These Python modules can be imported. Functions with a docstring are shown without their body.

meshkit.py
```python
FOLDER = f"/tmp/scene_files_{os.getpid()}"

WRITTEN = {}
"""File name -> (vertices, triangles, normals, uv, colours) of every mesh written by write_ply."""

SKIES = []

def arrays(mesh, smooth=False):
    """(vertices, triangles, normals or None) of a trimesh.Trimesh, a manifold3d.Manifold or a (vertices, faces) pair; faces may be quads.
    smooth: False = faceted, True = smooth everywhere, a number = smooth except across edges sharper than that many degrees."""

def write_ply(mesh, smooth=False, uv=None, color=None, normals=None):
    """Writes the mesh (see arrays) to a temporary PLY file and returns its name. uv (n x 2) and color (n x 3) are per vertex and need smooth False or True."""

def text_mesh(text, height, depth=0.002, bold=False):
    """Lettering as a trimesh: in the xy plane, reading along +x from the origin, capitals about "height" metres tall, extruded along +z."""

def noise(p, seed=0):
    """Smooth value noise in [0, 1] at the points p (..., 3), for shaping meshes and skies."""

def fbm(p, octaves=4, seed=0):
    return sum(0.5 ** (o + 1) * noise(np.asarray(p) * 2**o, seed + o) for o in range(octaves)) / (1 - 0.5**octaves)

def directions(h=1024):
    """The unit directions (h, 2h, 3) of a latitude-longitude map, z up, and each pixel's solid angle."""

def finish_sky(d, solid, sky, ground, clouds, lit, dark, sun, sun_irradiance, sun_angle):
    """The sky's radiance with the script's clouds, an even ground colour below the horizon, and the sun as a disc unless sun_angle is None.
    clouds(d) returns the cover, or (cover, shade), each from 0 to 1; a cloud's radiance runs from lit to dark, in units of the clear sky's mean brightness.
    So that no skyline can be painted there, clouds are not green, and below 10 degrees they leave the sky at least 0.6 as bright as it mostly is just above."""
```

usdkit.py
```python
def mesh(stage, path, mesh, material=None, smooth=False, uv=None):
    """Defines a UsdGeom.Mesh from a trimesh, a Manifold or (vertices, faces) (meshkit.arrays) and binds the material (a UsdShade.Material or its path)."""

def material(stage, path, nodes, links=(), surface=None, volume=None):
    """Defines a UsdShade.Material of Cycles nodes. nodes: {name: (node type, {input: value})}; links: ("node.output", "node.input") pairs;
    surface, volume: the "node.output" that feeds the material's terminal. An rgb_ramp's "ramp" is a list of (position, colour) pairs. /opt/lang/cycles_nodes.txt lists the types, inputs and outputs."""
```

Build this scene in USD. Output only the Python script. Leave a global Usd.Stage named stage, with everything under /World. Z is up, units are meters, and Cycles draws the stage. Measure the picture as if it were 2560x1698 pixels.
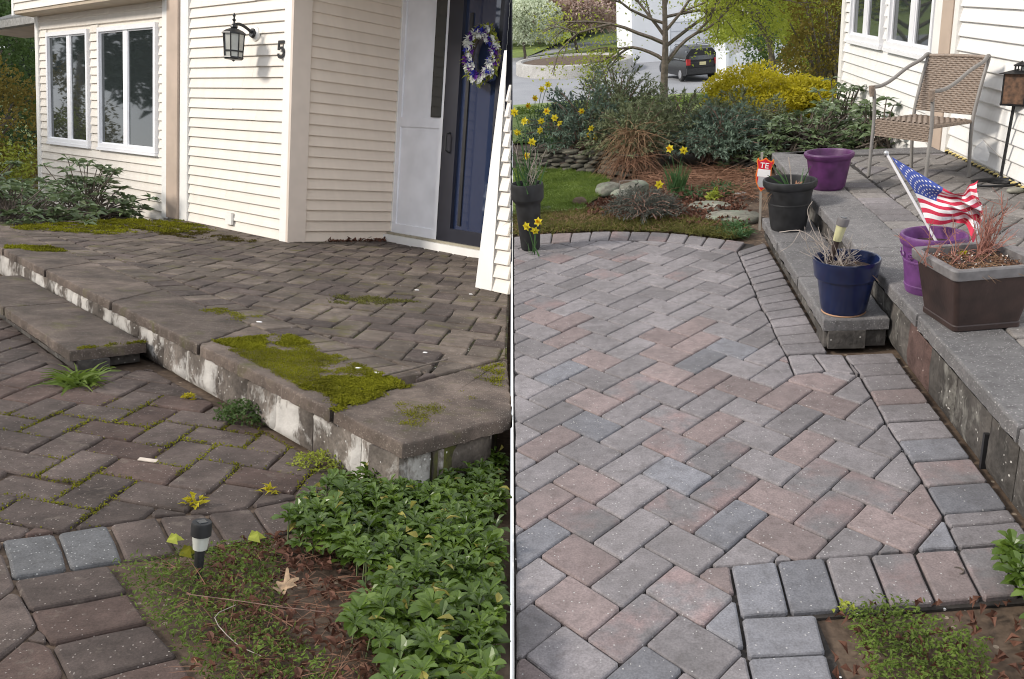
import math
import numpy as np, trimesh, usdkit, meshkit
from pxr import Usd, UsdGeom, UsdLux, UsdShade, Gf, Sdf
from shapely.geometry import Polygon, LineString, Point
from shapely.geometry import box as sbox

stage = Usd.Stage.CreateInMemory()
UsdGeom.SetStageUpAxis(stage, UsdGeom.Tokens.z)
UsdGeom.SetStageMetersPerUnit(stage, 1.0)
UsdGeom.Xform.Define(stage, '/World')

# ------------------------------------------------------------------ camera
RIGHT, DOWN, FWD = (np.array(a) for a in ((0.99768, -0.02393, -0.06367), (-0.06802, -0.35103, -0.93389), (0.0, 0.93606, -0.35184)))
cam = UsdGeom.Camera.Define(stage, '/World/camera')
cam.AddTransformOp().Set(Gf.Matrix4d(*[float(x) for x in (*RIGHT, 0, *(-DOWN), 0, *(-FWD), 0, 0, 0, 1.6, 1)]))
cam.CreateHorizontalApertureAttr(36.0); cam.CreateVerticalApertureAttr(36.0 * 679 / 1024)
cam.CreateFocalLengthAttr(36.0 * 2300 / 2560)
cam.CreateClippingRangeAttr(Gf.Vec2f(0.05, 2000))
cam.CreateExposureAttr(1.08)

# ------------------------------------------------------------------ sky and sun
SUN_AZ, SUN_EL = math.radians(-98), math.radians(36)
SUN = np.array([math.sin(SUN_AZ) * math.cos(SUN_EL), math.cos(SUN_AZ) * math.cos(SUN_EL), math.sin(SUN_EL)])
sky_m = usdkit.material(stage, '/World/Looks/sky_light', {
    'sky': ('sky_texture', {'sky_type': 'single_scattering', 'sun_disc': False, 'sun_elevation': SUN_EL, 'sun_rotation': SUN_AZ}),
    'tc': ('texture_coordinate', {}),
    'n': ('noise_texture', {'scale': 2.2, 'detail': 6.0, 'roughness': 0.6}),
    'r': ('rgb_ramp', {'ramp': [(0.25, (0.55, 0.55, 0.55)), (0.6, (0.95, 0.95, 0.95))]}),
    'c': ('mix', {'mix_type': 'mix', 'color2': (7.0, 7.2, 7.6)}),
    'bg': ('background_shader', {'strength': 0.088})},
    [('tc.generated', 'n.vector'), ('n.fac', 'r.fac'), ('r.color', 'c.fac'), ('sky.color', 'c.color1'), ('c.color', 'bg.color')], surface='bg.background')
dome = UsdLux.DomeLight.Define(stage, '/World/sky')
dome.GetPrim().SetCustomDataByKey('kind', 'structure')
UsdShade.MaterialBindingAPI.Apply(dome.GetPrim()).Bind(sky_m)
sun = UsdLux.DistantLight.Define(stage, '/World/sun')
sun.CreateIntensityAttr(0.4); sun.CreateAngleAttr(10.0); sun.CreateNormalizeAttr(True) if hasattr(sun, 'CreateNormalizeAttr') else None
sun.CreateColorAttr(Gf.Vec3f(1.0, 0.93, 0.84))
zx = np.cross([0, 0, 1.0], SUN); zx /= np.linalg.norm(zx); zy = np.cross(SUN, zx)
sun.AddTransformOp().Set(Gf.Matrix4d(*[float(x) for x in (*zx, 0, *zy, 0, *SUN, 0, 0, 0, 30, 1)]))

# ------------------------------------------------------------------ frames and helpers
# The weathered porch stands on ground that falls away and leans a little against the cleaned patio: frame 'L'. Frame 'R' is the world.
ML = np.array([[0.98953, 0.02779, 0.14166], [-0.05079, 0.98558, 0.16143], [-0.13513, -0.16694, 0.97666]])
TL = np.array([0, 0, 1.6]) - ML @ np.array([0, 0, 1.25])
names, count = {}, {}

def numbered(parent, name):
    k = names.get((parent, name), -1) + 1
    names[(parent, name)] = k
    return f'{parent}/{name}' + (f'_{k:03d}' if k else '')

def setdata(prim, **d):
    for k, v in d.items():
        if v: prim.SetCustomDataByKey(k, v)

def frame_matrix(frame, o, rz=0.0):
    R = ML if frame == 'L' else np.eye(3)
    t = (ML @ np.asarray(o, float) + TL) if frame == 'L' else np.asarray(o, float)
    c, s = math.cos(rz), math.sin(rz)
    R = R @ np.array([[c, -s, 0], [s, c, 0], [0, 0, 1]])
    return Gf.Matrix4d(*[float(x) for x in (*R[:, 0], 0, *R[:, 1], 0, *R[:, 2], 0, *t, 1)])

class Thing:
    def __init__(self, name, label=None, cat=None, frame='R', o=(0, 0, 0), rz=0.0, group=None, kind=None):
        self.path = numbered('/World', name); self.o = np.asarray(o, float); self.frame = frame
        self.x = UsdGeom.Xform.Define(stage, self.path)
        self.op = self.x.AddTransformOp(); self.op.Set(frame_matrix(frame, o, rz))
        self.local = rz != 0.0
        setdata(self.x.GetPrim(), label=label, category=cat, group=group, kind=kind)
    def part(self, name, mb, mat, smooth=False, label=None, parent=None, kind=None, local=False):
        """local: vertices already relative to the thing's base"""
        v, f = mb.arr() if isinstance(mb, MB) else (np.asarray(mb.vertices), np.asarray(mb.faces)) if hasattr(mb, 'vertices') else mb
        if len(f) == 0: return None
        p = numbered(parent or self.path, name)
        if not local: v = np.asarray(v, float) - self.o
        usdkit.mesh(stage, p, (v, f), M[mat], smooth=smooth)
        setdata(stage.GetPrimAtPath(p), label=label, kind=kind)
        return p

def copy_thing(t, name, label, cat, frame, o, rz=0.0, group=None, scale=1.0):
    p = numbered('/World', name); x = UsdGeom.Xform.Define(stage, p)
    m = frame_matrix(frame, o, rz)
    if scale != 1.0: m = Gf.Matrix4d().SetScale(scale) * m
    x.AddTransformOp().Set(m)
    x.GetPrim().GetReferences().AddInternalReference(Sdf.Path(t.path)); x.GetPrim().SetInstanceable(True)
    setdata(x.GetPrim(), label=label, category=cat, group=group)
    return p

def single(name, mb, mat, label=None, cat=None, frame='R', o=(0, 0, 0), smooth=False, group=None, kind=None, rz=0.0, local=False):
    """a thing that is one mesh"""
    v, f = mb.arr() if isinstance(mb, MB) else (np.asarray(mb.vertices), np.asarray(mb.faces)) if hasattr(mb, 'vertices') else mb
    if not local: v = np.asarray(v, float) - np.asarray(o, float)
    p = numbered('/World', name)
    m = usdkit.mesh(stage, p, (v, f), M[mat], smooth=smooth)
    m.AddTransformOp().Set(frame_matrix(frame, o, rz))
    setdata(m.GetPrim(), label=label, category=cat, group=group, kind=kind)
    return p

class MB:
    def __init__(self): self.v, self.f, self.n = [], [], 0
    def add(self, v, f):
        v = np.asarray(v, float).reshape(-1, 3); f = np.asarray(f, int)
        if len(f) == 0: return self
        if f.shape[1] == 4: f = np.vstack([f[:, [0, 1, 2]], f[:, [0, 2, 3]]])
        self.v.append(v); self.f.append(f + self.n); self.n += len(v); return self
    def tm(self, m): return self.add(m.vertices, m.faces)
    def arr(self):
        if not self.v: return np.zeros((0, 3)), np.zeros((0, 3), int)
        return np.vstack(self.v), np.vstack(self.f)
    def obox(self, o, ax, ay, az):
        o, ax, ay, az = (np.asarray(a, float) for a in (o, ax, ay, az))
        v = [o + ax * i + ay * j + az * k for k in (0, 1) for j in (0, 1) for i in (0, 1)]
        f = [(0, 2, 3, 1), (4, 5, 7, 6), (0, 1, 5, 4), (2, 6, 7, 3), (0, 4, 6, 2), (1, 3, 7, 5)]
        if np.dot(np.cross(ax, ay), az) < 0: f = [q[::-1] for q in f]
        return self.add(v, f)
    def box(self, x0, y0, z0, x1, y1, z1): return self.obox((x0, y0, z0), (x1 - x0, 0, 0), (0, y1 - y0, 0), (0, 0, z1 - z0))
    def prism(self, poly, z0, z1, bevel=0.0):
        """vertical prism of a convex plan polygon; bevel rounds the top edge"""
        p = np.asarray(poly, float)
        if np.sum(p[:, 0] * np.roll(p[:, 1], -1) - np.roll(p[:, 0], -1) * p[:, 1]) < 0: p = p[::-1]
        n = len(p); rings = [(p, z0)]
        if bevel:
            rings += [(p, z1 - bevel), (inset(p, bevel * 0.4), z1 - bevel * 0.3), (inset(p, bevel), z1)]
        else: rings += [(p, z1)]
        v = np.vstack([np.c_[q, np.full(n, z)] for q, z in rings]); f = []
        for r in range(len(rings) - 1):
            for i in range(n):
                j = (i + 1) % n; f += [(r * n + i, r * n + j, (r + 1) * n + j), (r * n + i, (r + 1) * n + j, (r + 1) * n + i)]
        t = (len(rings) - 1) * n
        c = len(v); v = np.vstack([v, [*rings[-1][0].mean(0), z1]])
        f += [(t + i, t + (i + 1) % n, c) for i in range(n)]
        f += [(0, i + 1, i) for i in range(1, n - 1)]
        return self.add(v, f)
    def tube(self, pts, r, n=6, cap=True):
        pts = np.asarray(pts, float); k = len(pts); r = np.broadcast_to(r, k)
        d = np.gradient(pts, axis=0); d /= np.maximum(np.linalg.norm(d, axis=1, keepdims=True), 1e-9)
        a = np.cross(d[0], [0, 0, 1.0] if abs(d[0][2]) < 0.9 else [1.0, 0, 0]); v = []
        for i in range(k):
            a = a - d[i] * (a @ d[i]); a /= max(np.linalg.norm(a), 1e-9); b = np.cross(d[i], a)
            th = np.arange(n) * 2 * math.pi / n
            v.append(pts[i] + r[i] * (np.cos(th)[:, None] * a + np.sin(th)[:, None] * b))
        f = [(i * n + j, i * n + (j + 1) % n, (i + 1) * n + (j + 1) % n, (i + 1) * n + j) for i in range(k - 1) for j in range(n)]
        v = np.vstack(v); self.add(v, f)
        if cap and n > 2:
            self.add(v[:n], [(0, j + 1, j) for j in range(1, n - 1)]); self.add(v[-n:], [(0, j, j + 1) for j in range(1, n - 1)])
        return self
    def lathe(self, prof, c=(0, 0, 0), n=32, ax=None):
        prof = np.asarray(prof, float); k = len(prof); th = np.arange(n) * 2 * math.pi / n
        v = np.concatenate([np.c_[r * np.cos(th), r * np.sin(th), np.full(n, z)] for r, z in prof]) + np.asarray(c, float)
        f = [(i * n + j, i * n + (j + 1) % n, (i + 1) * n + (j + 1) % n, (i + 1) * n + j) for i in range(k - 1) for j in range(n)]
        return self.add(v, f)

def inset(p, d):
    n = len(p); e = np.roll(p, -1, 0) - p; e /= np.maximum(np.linalg.norm(e, axis=1, keepdims=True), 1e-9)
    nrm = np.c_[-e[:, 1], e[:, 0]]; out = []
    for i in range(n):
        a, b = nrm[i - 1], nrm[i]; m = (a + b) / max(1 + a @ b, 0.5); m *= min(1, 1.5 / max(np.linalg.norm(m), 1e-9))
        out.append(p[i] + m * d)
    return np.array(out)

def bez(pts, n):
    pts = np.asarray(pts, float); t = np.linspace(0, 1, n)[:, None]
    from math import comb
    m = len(pts) - 1
    return sum(comb(m, i) * (1 - t) ** (m - i) * t ** i * pts[i] for i in range(m + 1))

def spline(pts, n):
    """Catmull-Rom through the points"""
    P = np.asarray(pts, float); P = np.vstack([2 * P[0] - P[1], P, 2 * P[-1] - P[-2]])
    k = len(P) - 3; out = []
    for s in np.linspace(0, k - 1e-6, n):
        i = int(s); t = s - i; a, b, c, d = P[i:i + 4]
        out.append(0.5 * (2 * b + (c - a) * t + (2 * a - 5 * b + 4 * c - d) * t * t + (3 * b - a - 3 * c + d) * t ** 3))
    return np.array(out)

def unit(v): v = np.asarray(v, float); return v / np.maximum(np.linalg.norm(v, axis=-1, keepdims=True), 1e-9)

def leaves(P, D, L, W, rng, fold=0.25, curl=0.25, N=None, blunt=False):
    """folded leaf blades: base points P, directions D, lengths L, widths W -> (v, f)"""
    P = np.asarray(P, float); n = len(P); D = unit(D); L = np.broadcast_to(L, n)[:, None]; W = np.broadcast_to(W, n)[:, None]
    if N is None: N = rng.normal(size=(n, 3)) * 0.5 + [0, 0, 1]
    S = unit(np.cross(D, N)); N = unit(np.cross(S, D))
    if blunt:                                                      # widest beyond the middle, rounded tip
        q = lambda t, s, u: P + D * L * t + S * W * s + N * (W * abs(s) * 2 * fold + L * u)
        v = np.stack([P, q(.4, .3, 0), q(.4, -.3, 0), q(.74, .5, -.3 * curl), q(.74, -.5, -.3 * curl), q(.5, 0, -.06 * curl), q(.93, .26, -.75 * curl), q(.93, -.26, -.75 * curl), q(1., 0, -curl)], 1)
        f = np.array([(0, 5, 1), (0, 2, 5), (1, 5, 3), (5, 2, 4), (5, 6, 3), (5, 4, 7), (5, 8, 6), (5, 7, 8)]); m = 9
    else:
        v = np.stack([P, P + D * L * .45 + S * W * .5 + N * W * fold, P + D * L * .45 - S * W * .5 + N * W * fold, P + D * L * .55 - N * L * curl * .15, P + D * L * .96 - N * L * curl], 1)
        f = np.array([(0, 3, 1), (0, 2, 3), (1, 3, 4), (3, 2, 4)]); m = 5
    return v.reshape(-1, 3), (f[None] + m * np.arange(n)[:, None, None]).reshape(-1, 3)

def ribbons(P, D, L, W, rng, droop=0.4, seg=3, side=None):
    """thin blades of grass or straw, bending down"""
    n = len(P); D = unit(D); L = np.broadcast_to(L, n)[:, None]; W = np.broadcast_to(W, n)[:, None]
    S = unit(np.cross(D, rng.normal(size=(n, 3)))) if side is None else side
    v = []
    for k in range(seg + 1):
        t = k / seg; c = P + D * L * t - np.array([0, 0, 1.0]) * L * droop * t * t; w = W * (1 - t * .85) * .5
        v += [c - S * w, c + S * w]
    v = np.stack(v, 1); f = []
    for k in range(seg): f += [(2 * k, 2 * k + 1, 2 * k + 3), (2 * k, 2 * k + 3, 2 * k + 2)]
    return v.reshape(-1, 3), (np.array(f)[None] + (2 * seg + 2) * np.arange(n)[:, None, None]).reshape(-1, 3)

def in_poly(rng, poly, n):
    poly = Polygon(poly); x0, y0, x1, y1 = poly.bounds; out = []
    import shapely
    while len(out) < n:
        q = rng.random((n * 2, 2)) * [x1 - x0, y1 - y0] + [x0, y0]
        out += list(q[shapely.contains_xy(poly, q[:, 0], q[:, 1])])
    return np.array(out[:n])

def sphere_dirs(rng, n, zmin=-1.0):
    z = rng.uniform(zmin, 1, n); a = rng.uniform(0, 2 * math.pi, n); r = np.sqrt(1 - z * z)
    return np.c_[r * np.cos(a), r * np.sin(a), z]

# ------------------------------------------------------------------ materials
M = {}
def mat(name, nodes, links, surface='p.BSDF'):
    M[name] = usdkit.material(stage, '/World/Looks/' + name, nodes, links, surface=surface)

def plain(name, col, rough=0.5, metallic=0.0, spec=0.5, var=0.12, scale=6.0, bump=0.0, bscale=80.0):
    lo = tuple(c * (1 - var) for c in col); hi = tuple(min(c * (1 + var), 1) for c in col)
    n = {'g': ('geometry', {}), 'n': ('noise_texture', {'scale': scale, 'detail': 5.0}), 'r': ('rgb_ramp', {'ramp': [(0.3, lo), (0.7, hi)]}),
         'p': ('principled_bsdf', {'roughness': rough, 'metallic': metallic, 'specular_ior_level': spec})}
    l = [('g.position', 'n.vector'), ('n.fac', 'r.fac'), ('r.color', 'p.base_color')]
    if bump:
        n['bn'] = ('noise_texture', {'scale': bscale, 'detail': 3.0}); n['b'] = ('bump', {'strength': bump, 'distance': 0.004})
        l += [('g.position', 'bn.vector'), ('bn.fac', 'b.height'), ('b.normal', 'p.normal')]
    mat(name, n, l)

def stone(name, ramp, scale=5.0, speck=0.0, speckcol=(.7, .68, .66), sscale=55.0, rough=.9, bump=.5, bscale=160.0, dark=0.0, darkcol=(.03, .025, .02), objvar=.18, stain=None):
    """concrete or stone: mottled colour, pale aggregate specks, fine relief, each piece a little lighter or darker"""
    n = {'g': ('geometry', {}), 'n': ('noise_texture', {'scale': scale, 'detail': 6.0, 'roughness': .6}), 'r': ('rgb_ramp', {'ramp': ramp}),
         'oi': ('object_info', {}), 'mr': ('map_range', {'from_min': 0., 'from_max': 1., 'to_min': 1 - objvar, 'to_max': 1 + objvar}),
         'hs': ('hsv', {}), 'fn': ('noise_texture', {'scale': bscale, 'detail': 4.0}), 'b': ('bump', {'strength': bump, 'distance': .003}),
         'fr': ('rgb_ramp', {'ramp': [(.3, (.72, .72, .72)), (.7, (1.2, 1.2, 1.2))]}), 'fm': ('mix', {'mix_type': 'multiply', 'fac': .8}),
         'mn': ('noise_texture', {'scale': 24.0, 'detail': 5.0, 'roughness': .65, 'distortion': .4}), 'mrp': ('rgb_ramp', {'ramp': [(.32, (.78, .77, .76)), (.5, (1, 1, 1)), (.7, (1.16, 1.15, 1.14))]}), 'mm': ('mix', {'mix_type': 'multiply', 'fac': 1.0}),
         'p': ('principled_bsdf', {'roughness': rough, 'specular_ior_level': .3})}
    l = [('g.position', 'mn.vector'), ('mn.fac', 'mrp.fac'), ('fm.color', 'mm.color1'), ('mrp.color', 'mm.color2'), ('g.position', 'n.vector'), ('n.fac', 'r.fac'), ('r.color', 'hs.color'), ('oi.random', 'mr.value'), ('mr.result', 'hs.value'), ('g.position', 'fn.vector'),
         ('fn.fac', 'fr.fac'), ('hs.color', 'fm.color1'), ('fr.color', 'fm.color2'), ('fn.fac', 'b.height'), ('b.normal', 'p.normal')]
    last = 'mm.color'
    if stain:
        col, sc, a, c = stain
        n['sn'] = ('noise_texture', {'scale': sc, 'detail': 8.0, 'roughness': .7, 'distortion': .25}); n['sr'] = ('rgb_ramp', {'ramp': [(a, (0, 0, 0)), (c, (1, 1, 1))]})
        n['sm'] = ('mix', {'mix_type': 'mix', 'color2': col}); n['smp'] = ('mapping', {'scale': (1., 1., .65)}); l += [('g.position', 'smp.vector'), ('smp.vector', 'sn.vector'), ('sn.fac', 'sr.fac'), ('sr.color', 'sm.fac'), (last, 'sm.color1')]; last = 'sm.color'
    if dark:
        n['dn'] = ('noise_texture', {'scale': 2.3, 'detail': 7.0, 'roughness': .65}); n['dr'] = ('rgb_ramp', {'ramp': [(.42, (0, 0, 0)), (.7, (dark, dark, dark))]})
        n['dm'] = ('mix', {'mix_type': 'mix', 'color2': darkcol}); l += [('g.position', 'dn.vector'), ('dn.fac', 'dr.fac'), ('dr.color', 'dm.fac'), (last, 'dm.color1')]; last = 'dm.color'
    if speck:
        n['v'] = ('voronoi_texture', {'scale': sscale}); n['vc'] = ('separate_color', {}); n['vt'] = ('math', {'math_type': 'less_than', 'value2': .22})
        n['va'] = ('math', {'math_type': 'less_than', 'value2': speck}); n['vm'] = ('math', {'math_type': 'multiply'}); n['vx'] = ('mix', {'mix_type': 'mix', 'color2': speckcol})
        l += [('g.position', 'v.vector'), ('v.distance', 'vt.value1'), ('v.color', 'vc.color'), ('vc.r', 'va.value1'), ('vt.value', 'vm.value1'), ('va.value', 'vm.value2'), ('vm.value', 'vx.fac'), (last, 'vx.color1')]; last = 'vx.color'
    mat(name, n, l + [(last, 'p.base_color')])

def leafm(name, ramp, trans=.35, rough=.5, spec=.4, scale=3.0):
    """foliage: every leaf its own shade, light and dark clumps, some light through the blade"""
    n = {'g': ('geometry', {}), 'r': ('rgb_ramp', {'ramp': ramp}), 'n': ('noise_texture', {'scale': scale, 'detail': 3.0}), 'm': ('math', {'math_type': 'multiply_add', 'value2': .75, 'value3': -.12}),
         'a': ('math', {'math_type': 'multiply_add', 'value2': .5}), 'p': ('principled_bsdf', {'roughness': rough, 'specular_ior_level': spec}), 't': ('translucent_bsdf', {}), 'x': ('mix_closure', {'fac': trans})}
    l = [('g.position', 'n.vector'), ('n.fac', 'm.value1'), ('g.random_per_island', 'a.value1'), ('m.value', 'a.value3'), ('a.value', 'r.fac'), ('r.color', 'p.base_color'), ('r.color', 't.color'), ('p.BSDF', 'x.closure1'), ('t.BSDF', 'x.closure2')]
    mat(name, n, l, surface='x.closure')

SP = (.4, .385, .37)
stone('paver_grey', [(.3, (0.178, 0.165, 0.168)), (.7, (0.240, 0.219, 0.223))], 3.5, .12, SP, sscale=95, dark=.5, darkcol=(.1, .092, .088))
stone('paver_pink', [(.3, (.212, .168, .162)), (.7, (.258, .204, .196))], 4, .12, SP, sscale=95, dark=.5, darkcol=(.1, .092, .088))
stone('paver_blue', [(.3, (0.160, 0.159, 0.172)), (.7, (0.203, 0.202, 0.218))], 4, .12, SP, sscale=95, dark=.5, darkcol=(.1, .092, .088))
stone('paver_mixed', [(.42, (0.190, 0.177, 0.180)), (.6, (0.246, 0.185, 0.180))], 5, .12, SP, sscale=95, dark=.5, darkcol=(.1, .092, .088))
stone('paver_porch', [(.3, (.17, .158, .15)), (.7, (.245, .225, .21))], 3, .1, SP, dark=.3)
DS = (.26, .225, .2)
stone('old_brown', [(.3, (.048, .036, .031)), (.7, (.125, .096, .084))], 4, .2, DS, sscale=95, dark=.45, objvar=.22, stain=((.17, .14, .115), 14, .56, .75))
stone('old_red', [(.3, (.054, .035, .029)), (.7, (.128, .087, .073))], 4, .2, DS, sscale=95, dark=.35, objvar=.22, stain=((.17, .14, .115), 14, .58, .75))
stone('old_grey', [(.3, (.075, .075, .077)), (.7, (.125, .125, .127))], 4, .3, (.34, .34, .33), sscale=95, dark=.25, objvar=.12)
stone('old_porch', [(.3, (.07, .054, .043)), (.5, (.12, .095, .077)), (.7, (.185, .15, .122))], 4, .12, DS, dark=.45, objvar=.2, stain=((.11, .098, .035), 5, .55, .7))
stone('old_cap', [(.3, (.06, .046, .038)), (.5, (.112, .086, .07)), (.7, (.17, .133, .11))], 5, .4, (.3, .26, .22), sscale=110, dark=.65, bump=.9, stain=((.09, .085, .03), 4, .56, .72))
stone('cap_stone', [(.3, (.115, .111, .111)), (.7, (.175, .167, .166))], 3.5, .4, (.5, .48, .46), sscale=130, bump=.6)
stone('split_block', [(.3, (.042, .039, .036)), (.7, (.115, .104, .094))], 6, .15, (.4, .38, .35), bump=1.2, bscale=60, stain=((.24, .23, .205), 4.2, .56, .66), dark=.5)
stone('old_block', [(.3, (.07, .058, .05)), (.7, (.2, .17, .145))], 7, .15, (.5, .48, .45), bump=1.0, bscale=60, stain=((.5, .475, .44), 3.6, .48, .55), dark=.5)
stone('red_stone', [(.3, (.08, .05, .044)), (.7, (.14, .088, .076))], 6, .15, (.5, .42, .38), bump=.8)
stone('joint_sand', [(.3, (.022, .019, .017)), (.7, (.05, .043, .038))], 9, .1, objvar=0)
stone('old_joint', [(.3, (.022, .018, .014)), (.7, (.05, .04, .028))], 9, .1, objvar=0, stain=((.075, .08, .015), 4, .5, .62))
stone('soil', [(.3, (.06, .04, .028)), (.7, (.14, .1, .07))], 5, .2, (.25, .2, .15), sscale=30, objvar=0, bump=1, bscale=40)
stone('field_stone', [(.3, (.14, .135, .11)), (.7, (.3, .29, .24))], 8, 0, bump=1, bscale=40, dark=.5, stain=((.2, .23, .17), 6, .5, .62))
stone('asphalt', [(.3, (.24, .245, .26)), (.7, (.29, .295, .31))], .5, 0, objvar=0, bump=.2, bscale=30)
stone('far_concrete', [(.3, (.3, .29, .27)), (.7, (.4, .39, .37))], 2, 0, bump=.4, bscale=20)
plain('lawn', (.15, .2, .045), .9, var=.35, scale=2.0)
plain('far_ground', (.09, .12, .03), .95, var=.4, scale=.3)
def siding(name, col, dirt):
    n = {'g': ('geometry', {}), 'mp': ('mapping', {'scale': (9., 9., .8)}), 'n': ('noise_texture', {'scale': 1.0, 'detail': 6.0, 'roughness': .65}),
         'r': ('rgb_ramp', {'ramp': [(.35, col), (.75, tuple(c * dirt for c in col))]}), 'fn': ('wave_texture', {'scale': 6.0, 'distortion': 9.0, 'detail': 3.0, 'bands_direction': 'z'}), 'b': ('bump', {'strength': .12, 'distance': .002}),
         'oi': ('object_info', {}), 'mr': ('map_range', {'to_min': .95, 'to_max': 1.03}), 'hs': ('hsv', {}), 'p': ('principled_bsdf', {'roughness': .45, 'specular_ior_level': .35})}
    mat(name, n, [('g.position', 'mp.vector'), ('mp.vector', 'n.vector'), ('n.fac', 'r.fac'), ('oi.random', 'mr.value'), ('mr.result', 'hs.value'), ('r.color', 'hs.color'), ('hs.color', 'p.base_color'), ('g.position', 'fn.vector'), ('fn.fac', 'b.height'), ('b.normal', 'p.normal')])
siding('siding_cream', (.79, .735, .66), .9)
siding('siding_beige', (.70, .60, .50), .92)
siding('siding_white', (.82, .8, .77), .86)
plain('trim_white', (.8, .78, .74), .4, var=.04)
plain('trim_cream', (.74, .68, .6), .45, var=.05)
plain('trim_tan', (.62, .53, .45), .5, var=.05)
plain('tan_board', (.46, .36, .285), .55, var=.12, scale=3)
plain('window_frame', (.8, .8, .82), .35, var=.03)
def glass(name, tint):
    mat(name, {'g': ('geometry', {}), 'n': ('noise_texture', {'scale': 1.7, 'detail': 2.0}), 'b': ('bump', {'strength': .015, 'distance': .02}), 'p': ('principled_bsdf', {'base_color': tint, 'roughness': .03, 'specular_ior_level': .7, 'ior': 1.6})},
        [('g.position', 'n.vector'), ('n.fac', 'b.height'), ('b.normal', 'p.normal')])
glass('pane', (.02, .024, .024)); glass('storm_glass', (.022, .032, .07))
plain('door_dark', (.016, .017, .026), .35); plain('door_white', (.8, .8, .83), .5, var=.08, scale=4); plain('threshold', (.3, .27, .2), .5)
plain('black_metal', (.012, .012, .013), .4, var=.3); plain('bronze_panel', (.1, .052, .028), .6, var=.6, scale=40); plain('lamp_glass', (.42, .42, .38), .25, var=.2)
plain('roof_shingle', (.13, .13, .125), .9, var=.3, scale=12); plain('soffit_tan', (.42, .34, .25), .6)

# ------------------------------------------------------------------ the ground
def seam_R(y): return -.097 + .0238 * y + .004       # where the cleaned side begins
def seam_L(y): return .096 - .0156 * y - .004        # where the weathered side ends
def ground_z(y):
    t = np.clip((y - 12.5) / (37 - 12.5), 0, 1); return -3.46 * t * t * (3 - 2 * t) - .014

def sheet(rows, nx, zf, thick=.4):
    """a sheet over rows (y, x0, x1) with a skirt below its rim"""
    v, f = [], []
    for y, a, b in rows:
        for i in range(nx + 1):
            x = a + (b - a) * (i / nx) ** 1.5; v.append((x, y, zf(x, y)))
    m = nx + 1
    for r in range(len(rows) - 1):
        for i in range(nx): f.append((r * m + i, r * m + i + 1, (r + 1) * m + i + 1, (r + 1) * m + i))
    rim = [i for i in range(m)] + [r * m + m - 1 for r in range(1, len(rows))] + [(len(rows) - 1) * m + i for i in range(m - 2, -1, -1)] + [r * m for r in range(len(rows) - 2, 0, -1)]
    n0 = len(v); v += [(v[i][0], v[i][1], v[i][2] - thick) for i in rim]; k = len(rim)
    for i in range(k): f.append((rim[i], n0 + i, n0 + (i + 1) % k, rim[(i + 1) % k]))
    return MB().add(v, f)
ys = np.r_[np.linspace(.8, 13, 26), np.linspace(14, 37, 24)]
single('ground', sheet([(y, seam_R(y), 9 + y * .6) for y in ys], 30, lambda x, y: float(ground_z(y)) + (.03 * meshkit.fbm(np.array([[x * 2, y * 2, 0.]]), 3)[0] - .02 if y > 6.6 else -.012)), 'soil', kind='structure')
single('ground', sheet([(y, -60 - y, 60 + y) for y in (36.9, 60, 90, 150, 260)], 12, lambda x, y: -3.474), 'far_ground', kind='structure')
single('ground', sheet([(y, -13, seam_L(y)) for y in np.r_[np.linspace(.8, 12, 30), np.linspace(13, 28, 8)]], 24, lambda x, y: -.014), 'soil', frame='L', kind='structure')
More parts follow.
